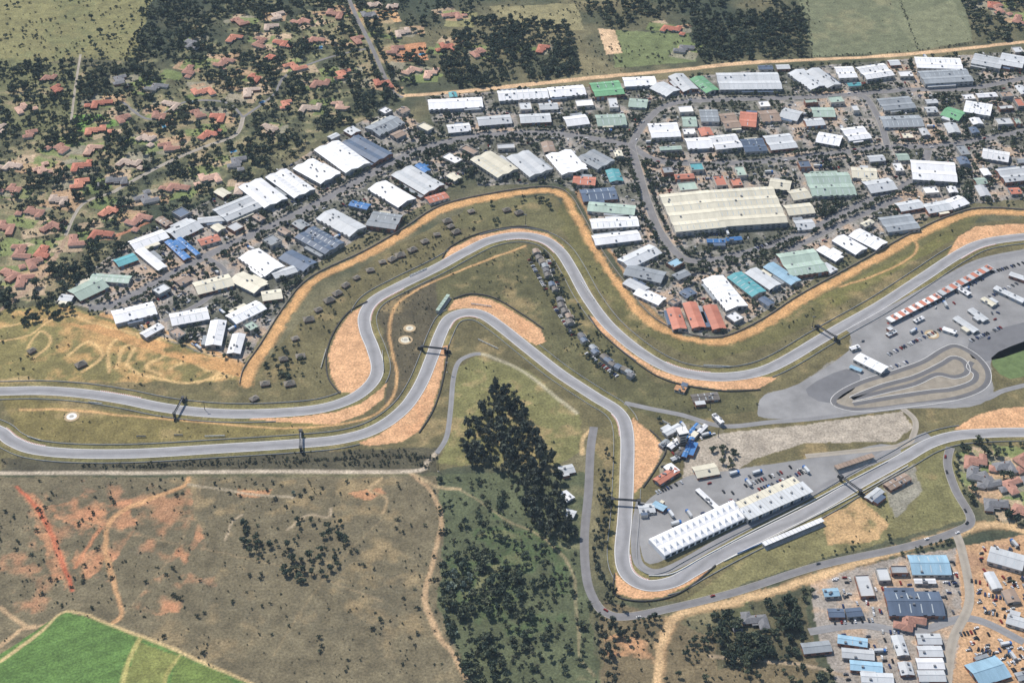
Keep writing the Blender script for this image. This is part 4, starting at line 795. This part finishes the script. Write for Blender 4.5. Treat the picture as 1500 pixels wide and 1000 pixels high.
def treemesh(name,seed,R,H,base,nl,mat,ls,tall=1.0,trunk=True,lobes=7):
    r=np.random.default_rng(seed); V=[];F=[];mi=[];cl=[]
    def tube(p,q,r0,r1,n=5):
        k_=len(V); p=np.array(p);q=np.array(q)
        d=(q-p)/np.linalg.norm(q-p); u=np.cross(d,[.3,.9,.1]);u/=np.linalg.norm(u);w_=np.cross(d,u)
        for c,rr in((p,r0),(q,r1)):
            for i in range(n):
                a=2*math.pi*i/n; V.append(tuple(c+rr*(math.cos(a)*u+math.sin(a)*w_)))
        for i in range(n): F.append((k_+i,k_+(i+1)%n,k_+n+(i+1)%n,k_+n+i)); mi.append(1); cl.append(1)
    L_=[]
    for i in range(lobes):
        a=r.uniform(0,6.28); rad=R*r.uniform(.25,.68) if i else 0; z=base+(H-base)*(r.uniform(.35,.8) if i else .68)
        L_.append((rad*math.cos(a),rad*math.sin(a),z,R*r.uniform(.34,.56),r.uniform(.7,1.4)))
    if trunk:
        tube((0,0,-.2),(0,0,base+ (H-base)*.3),R*.09,R*.055)
        for l in L_[1:5]: tube((0,0,base*.8),(l[0],l[1],l[2]-.3),R*.05,R*.02,4)
    for l in L_:
        k_=len(V); n=6
        rows=[(-.7,.5),(-.1,.75),(.5,.5)]
        for zz,rr in rows:
            for i in range(n):
                a=2*math.pi*(i+r.uniform(-.2,.2))/n; q=l[3]*rr*r.uniform(.6,.95); V.append((l[0]+q*math.cos(a),l[1]+q*math.sin(a),l[2]+zz*l[3]*tall))
        V.append((l[0],l[1],l[2]+.75*l[3]*tall))
        for j in range(2):
            for i in range(n): F.append((k_+j*n+i,k_+j*n+(i+1)%n,k_+(j+1)*n+(i+1)%n,k_+(j+1)*n+i)); mi.append(0); cl.append(l[4]*r.uniform(.5,.9))
        for i in range(n): F.append((k_+2*n+i,k_+2*n+(i+1)%n,k_+3*n)); mi.append(0); cl.append(l[4]*r.uniform(.7,1.1))
        for i in range(nl):
            d=r.normal(size=3); d/=np.linalg.norm(d); d[2]=abs(d[2])*1.0-.25
            c=np.array([l[0],l[1],l[2]])+d*l[3]*np.array([1,1,tall])*r.uniform(.75,1.25)
            u=r.normal(size=3);u/=np.linalg.norm(u); w_=np.cross(u,d+r.normal(size=3)*.6); w_/=np.linalg.norm(w_)+1e-9; s_=ls*r.uniform(.6,1.3)
            k_=len(V); V.extend([tuple(c-u*s_-w_*s_*.6),tuple(c+u*s_-w_*s_*.5),tuple(c+u*s_*.8+w_*s_*.7),tuple(c-u*s_*.7+w_*s_*.6)]); F.append((k_,k_+1,k_+2,k_+3)); mi.append(0); cl.append(l[4]*r.uniform(.6,1.6))
    me=bpy.data.meshes.new(name); me.from_pydata(V,[],F); me.materials.append(mat); me.materials.append(M_BARK); me.polygons.foreach_set("material_index",mi)
    a=me.attributes.new("clump",'FLOAT','FACE'); a.data.foreach_set("value",np.array(cl,np.float32)); me.update(); return me
def variants(cname,specs):
    c=bpy.data.collections.new(cname)
    for i,s_ in enumerate(specs): c.objects.link(bpy.data.objects.new("%s_%d"%(cname,i),treemesh(cname,*s_)))
    return c
V_TREE=variants("broadleaf_tree",[(i+1,3.6,7,1.8,12,M_LEAF,.75) for i in range(6)])
V_GUM=variants("eucalyptus_tree",[(i+20,3.8,14,4,14,M_GUM,.8,1.5,True,9) for i in range(4)])
V_BUSH=variants("bush",[(i+40,1.6,2.0,.2,7,M_BUSH,.45,.8,True,4) for i in range(5)])
V_PALE=variants("silver_tree",[(i+60,3.6,6,1.5,14,M_PALEF,.8) for i in range(2)])
def scatter(name,pts,coll):
    if not len(pts): return
    pts=np.array(pts); n=len(pts); me=bpy.data.meshes.new(name); me.vertices.add(n)
    me.vertices.foreach_set("co",np.c_[pts[:,:2],np.zeros(n)].astype(np.float32).ravel())
    s_=pts[:,2]; sc=np.c_[s_*rng.uniform(.8,1.2,n),s_*rng.uniform(.8,1.2,n),s_*rng.uniform(.75,1.15,n)]
    a=me.attributes.new("sc",'FLOAT_VECTOR','POINT'); a.data.foreach_set("vector",sc.astype(np.float32).ravel())
    a=me.attributes.new("rt",'FLOAT_VECTOR','POINT'); a.data.foreach_set("vector",np.c_[np.zeros(n),np.zeros(n),rng.uniform(0,6.28,n)].astype(np.float32).ravel())
    me.update(); o=bpy.data.objects.new(name,me); scene.collection.objects.link(o)
    g=bpy.data.node_groups.new(name,'GeometryNodeTree'); g.interface.new_socket("Geometry",in_out='INPUT',socket_type='NodeSocketGeometry'); g.interface.new_socket("Geometry",in_out='OUTPUT',socket_type='NodeSocketGeometry')
    N=g.nodes;L=g.links; gi=N.new("NodeGroupInput");gout=N.new("NodeGroupOutput");ip=N.new("GeometryNodeInstanceOnPoints");ci=N.new("GeometryNodeCollectionInfo")
    ci.inputs[0].default_value=coll; ci.inputs["Separate Children"].default_value=True; ci.inputs["Reset Children"].default_value=True
    n1=N.new("GeometryNodeInputNamedAttribute");n1.data_type='FLOAT_VECTOR';n1.inputs[0].default_value="sc"
    n2=N.new("GeometryNodeInputNamedAttribute");n2.data_type='FLOAT_VECTOR';n2.inputs[0].default_value="rt"
    L.new(gi.outputs[0],ip.inputs["Points"]);L.new(ci.outputs[0],ip.inputs["Instance"]); ip.inputs["Pick Instance"].default_value=True
    L.new(n1.outputs[0],ip.inputs["Scale"]);L.new(n2.outputs[0],ip.inputs["Rotation"]);L.new(ip.outputs[0],gout.inputs[0])
    md=o.modifiers.new("instances",'NODES'); md.node_group=g
def grow(px,dens,smin,smax,seed,clump=0.0,csc=30):
    wp=PL(px); xs=[p[0] for p in wp];ys=[p[1] for p in wp]; A_=(max(xs)-min(xs))*(max(ys)-min(ys)); n=int(A_*dens/1000)
    r=np.random.default_rng(seed); X=r.uniform(min(xs),max(xs),n);Y=r.uniform(min(ys),max(ys),n); m_=inpoly(X,Y,wp)
    if clump>0: m_&=fbm(X,Y,csc,seed+50,3)>clump+r.uniform(-.07,.07,n)
    i=np.clip(((X-gx[0])/ST).round().astype(int),0,NX-1); j=np.clip(((Y-gy[0])/ST).round().astype(int),0,NY-1)
    m_&=~OCC[j,i]
    for d in((1,0),(-1,0),(0,1),(0,-1)): m_&=~OCC[np.clip(j+d[0],0,NY-1),np.clip(i+d[1],0,NX-1)]
    X=X[m_];Y=Y[m_]; u=r.uniform(0,1,len(X))**1.6; return list(zip(X,Y,smin+(smax-smin)*u))
def growline(px,sp,off,smin,smax,seed,jit=1.5,p=.85):
    wp=smooth(PL(px),5); r=random.Random(seed); out=[]
    p_,n_=normals(wp)
    for i in range(len(wp)-1):
        d=math.hypot(*(p_[i+1]-p_[i])); k_=max(1,int(round(d/sp)))
        for j in range(k_):
            if r.random()<p:
                q_=p_[i]+(p_[i+1]-p_[i])*j/k_+n_[i]*(off+r.uniform(-jit,jit))
                if not is_occ(q_[0],q_[1],0): out.append((q_[0],q_[1],r.uniform(smin,smax)))
    return out
SUB=[(-250,100),(110,92),(195,85),(225,-60),(350,-80),(560,-80),(560,60),(600,138),(560,168),(480,192),(420,240),(330,284),(230,335),(150,395),(85,440),(40,455),(-250,480)]
T=grow(SUB,20,.5,1.5,1,.43,30)
T+=grow([(-200,-100),(225,-100),(215,60),(190,92),(0,80),(-200,60)],6,.4,1.1,2,.6,22)
T+=grow([(500,-60),(720,-60),(700,20),(640,40),(640,110),(600,135),(560,60)],18,.6,1.3,3,.45)
T+=grow([(650,60),(700,28),(760,30),(835,40),(850,105),(780,125),(660,128),(645,100)],30,.7,1.5,4,.28)
T+=grow([(850,-60),(1170,-60),(1175,85),(1030,98),(1010,50),(900,45),(860,20)],20,.6,1.4,5,.46)
T+=grow([(1010,30),(1180,10),(1185,88),(1030,98)],20,.6,1.3,6,.4)
T+=grow([(1385,-60),(1600,-60),(1600,62),(1430,64)],20,.6,1.4,7,.4)
T+=grow(I1,26,.4,1.0,8,.40,16); T+=grow(I2,24,.4,1.0,9,.42,16)
T+=grow([(20,470),(80,440),(150,452),(100,462),(30,480)],25,.6,1.1,10,.3)
T+=grow([(600,200),(700,180),(730,205),(690,260),(650,290),(620,240)],22,.6,1.2,11,.38)
T+=grow([(900,230),(1000,240),(990,275),(930,280)],16,.5,1.0,12,.4)
T+=grow([(1300,170),(1600,120),(1600,300),(1400,300),(1330,260)],16,.5,1.1,13,.45,20)
T+=grow([(1195,300),(1240,290),(1240,320),(1200,330)],30,.6,1.1,14,.2)
T+=grow([(1040,905),(1100,885),(1170,880),(1180,960),(1060,985),(1030,950)],36,.6,1.5,15,.33,20)
T+=grow([(1195,810),(1300,785),(1330,790),(1200,830)],20,.4,.8,16,.4)
T+=grow([(1395,648),(1600,648),(1600,775),(1425,770),(1400,720)],26,.5,1.3,17,.37,22)
T+=grow([(1420,790),(1520,770),(1520,860),(1440,850)],10,.5,1.0,18,.55)
T+=grow([(985,910),(1190,860),(1230,1010),(960,1100)],9,.4,.9,19,.48,18)
T+=grow([(350,760),(500,765),(510,800),(490,850),(440,860),(360,810)],24,.4,1.1,20,.42,22)
T+=grow([(640,820),(720,800),(770,860),(790,960),(740,1010),(680,1010),(645,900)],24,.6,1.4,21,.40,20)
T+=grow([(640,700),(720,700),(800,790),(850,830),(860,1010),(700,1010),(640,880)],12,.4,1.1,27,.48,22)
T+=grow([(400,500),(450,530),(440,560),(395,575),(380,560)],14,.5,1.0,22,.45)
T+=grow([(700,300),(800,285),(825,320),(790,335),(700,325)],12,.5,1.0,23,.48)
T+=grow([(1040,655),(1080,655),(1090,690),(1050,700)],24,.5,1.0,24,.3)
T+=grow([(955,600),(1010,605),(1000,640),(965,640)],16,.4,.8,28,.4)
T+=grow([(1180,975),(1250,985),(1240,1060),(1100,1060)],20,.6,1.1,25,.4)
T+=grow([(775,370),(800,365),(860,470),(935,550),(900,560),(850,520),(790,420)],24,.4,.9,26,.36,14)
for pl,off,s1,s2,sd in [(ROADS[7][1],9,.5,.9,1),(ROADS[7][1],-9,.5,.9,2),(ROADS[8][1],8,.5,.9,3),(ROADS[9][1],8.5,.6,1.0,4),(ROADS[9][1],-8.5,.6,1.0,5),(ROADS[10][1],8,.5,.9,6),(ROADS[8][1],-8,.6,1.0,7),(ROADS[11][1],7,.5,.9,8),(ROADS[14][1],7,.5,.9,9),(ROADS[15][1],8,.6,1.1,10),(ROADS[15][1],-8,.6,1.1,11),(ROADS[4][1],-7,.4,.7,12)]:
    T+=growline(pl,5.0,off,s1,s2,100+sd)
T+=growline([(110,130),(106,200)],6,6,.5,.9,150); T+=growline([(380,490),(420,440),(470,395),(540,362),(600,328),(650,298)],5,8,.4,.8,151)
T+=growline([(890,370),(930,430),(975,480)],6,8,.4,.8,152); T+=growline([(1060,488),(1120,462),(1180,424),(1260,380),(1340,335)],6,5,.4,.8,153,p=.7)
T+=growline([(985,898),(1080,872),(1200,834)],5,-2,.3,.6,154,p=.6)
scatter("woodland_trees",T,V_TREE)
G=grow([(712,590),(725,572),(758,575),(770,610),(795,655),(820,685),(834,740),(840,800),(800,795),(765,745),(735,695),(695,685),(672,662),(684,620),(702,605)],34,.5,1.2,31,.24,20)
G+=grow([(830,770),(900,760),(905,850),(900,890),(870,875),(850,850)],22,.35,.85,32,.3); G+=grow([(872,690),(898,690),(902,790),(868,800)],22,.35,.8,33,.25)
G+=grow([(862,640),(880,610),(908,620),(905,700),(872,700)],8,.3,.6,36,.4)
G+=grow([(870,880),(960,905),(960,935),(900,960),(905,1010),(862,1010)],20,.4,.9,34,.36)
G+=growline([(200,160),(185,90),(215,30)],7,0,.4,.7,155)
scatter("eucalyptus_grove",G,V_GUM)
scatter("silver_leaved_trees",grow([(650,830),(690,840),(700,900),(670,940),(645,900)],16,.5,1.0,41,.42,14)+grow([(400,715),(440,720),(430,730)],3,.4,.6,42),V_PALE)
Bs=grow([(-200,700),(640,700),(640,880),(690,1010),(380,1010),(160,912),(60,912),(-200,1050)],10,.3,1.5,51,.50,24)
Bs+=grow([(-200,700),(640,700),(640,880),(690,1010),(380,1010),(160,912),(60,912),(-200,1050)],4,.25,.8,52,.0)
Bs+=grow([(640,700),(860,700),(862,860),(880,1040),(700,1040),(640,890)],24,.4,1.7,53,.43,22)
Bs+=grow([(120,672),(640,655),(640,686),(120,688)],55,.4,1.2,54,.36,14)
Bs+=grow([(0,640),(100,668),(100,686),(0,688)],18,.4,.9,55,.4)
Bs+=grow([(0,455),(355,535),(355,565),(240,575),(0,555)],7,.4,1.1,56,.5)
Bs+=grow([(440,470),(560,380),(700,300),(700,350),(560,425),(510,450),(470,560),(400,570)],18,.3,1.2,57,.43,14)
Bs+=grow([(640,380),(780,360),(850,480),(940,560),(880,590),(760,480),(680,425)],12,.3,1.0,58,.48,14)
Bs+=grow([(670,525),(770,540),(850,615),(850,670),(690,680)],6,.3,1.0,59,.5)
Bs+=grow([(840,300),(940,470),(1060,515),(1180,455),(1400,330),(1400,350),(1150,510),(1000,530),(880,450)],10,.3,.9,60,.48,14)
Bs+=grow([(20,590),(430,622),(430,640),(60,650)],5,.3,.8,61,.5); Bs+=grow([(540,450),(640,405),(630,480),(590,570),(578,500)],18,.3,.8,62,.4,12)
Bs+=grow([(960,580),(1110,590),(1100,620),(960,600)],12,.4,1.0,63,.4); Bs+=grow([(1000,870),(1280,730),(1400,760),(1200,815),(1040,865)],6,.3,.9,64,.5)
Bs+=grow([(880,890),(1190,860),(1200,1030),(880,1060)],16,.4,1.3,65,.43); Bs+=grow([(1060,870),(1330,800),(1330,812),(1070,880)],30,.4,1.0,66,.3)
Bs+=grow(SUB,14,.5,1.6,67,.40,20); Bs+=grow(I1,14,.5,1.3,68,.40,12)+grow(I2,14,.5,1.3,69,.40,12)
Bs+=grow([(-200,-100),(225,-100),(215,60),(190,92),(120,200),(0,190),(-200,60)],9,.5,1.5,70,.42,18)
Bs+=grow([(1175,-60),(1600,-60),(1600,80),(1180,88)],3,.4,1.0,71,.6); Bs+=grow([(600,-60),(1180,-60),(1180,90),(640,125)],9,.5,1.4,72,.45)
Bs+=growline([(640,672),(560,668),(430,676),(300,680),(150,684)],3,0,.6,1.3,160)
Bs+=growline([(1180,-20),(1190,84)],4,0,.5,1.,161)+growline([(1310,-20),(1345,74)],4,0,.5,1.,162)+growline([(1170,84),(1330,76),(1430,62)],4,0,.5,1.2,163)
scatter("scrub_bushes",Bs,V_BUSH)
# ---------------------------------------------------------------- thin haze layer over the land
m=bpy.data.materials.new("haze"); m.use_nodes=True; t=m.node_tree; t.nodes.clear(); o_=t.nodes.new("ShaderNodeOutputMaterial"); vs=t.nodes.new("ShaderNodeVolumeScatter")
vs.inputs["Color"].default_value=(.68,.85,1,1); vs.inputs["Density"].default_value=0.00004; vs.inputs["Anisotropy"].default_value=0.0; t.links.new(vs.outputs[0],o_.inputs["Volume"])
mb=MB(); mb.box(-20000,20000,-20000,20000,-5,800,m); mb.obj("atmospheric_haze")
print("COUNTS trees",len(T),"gum",len(G),"bush",len(Bs),"objs",len(scene.objects))
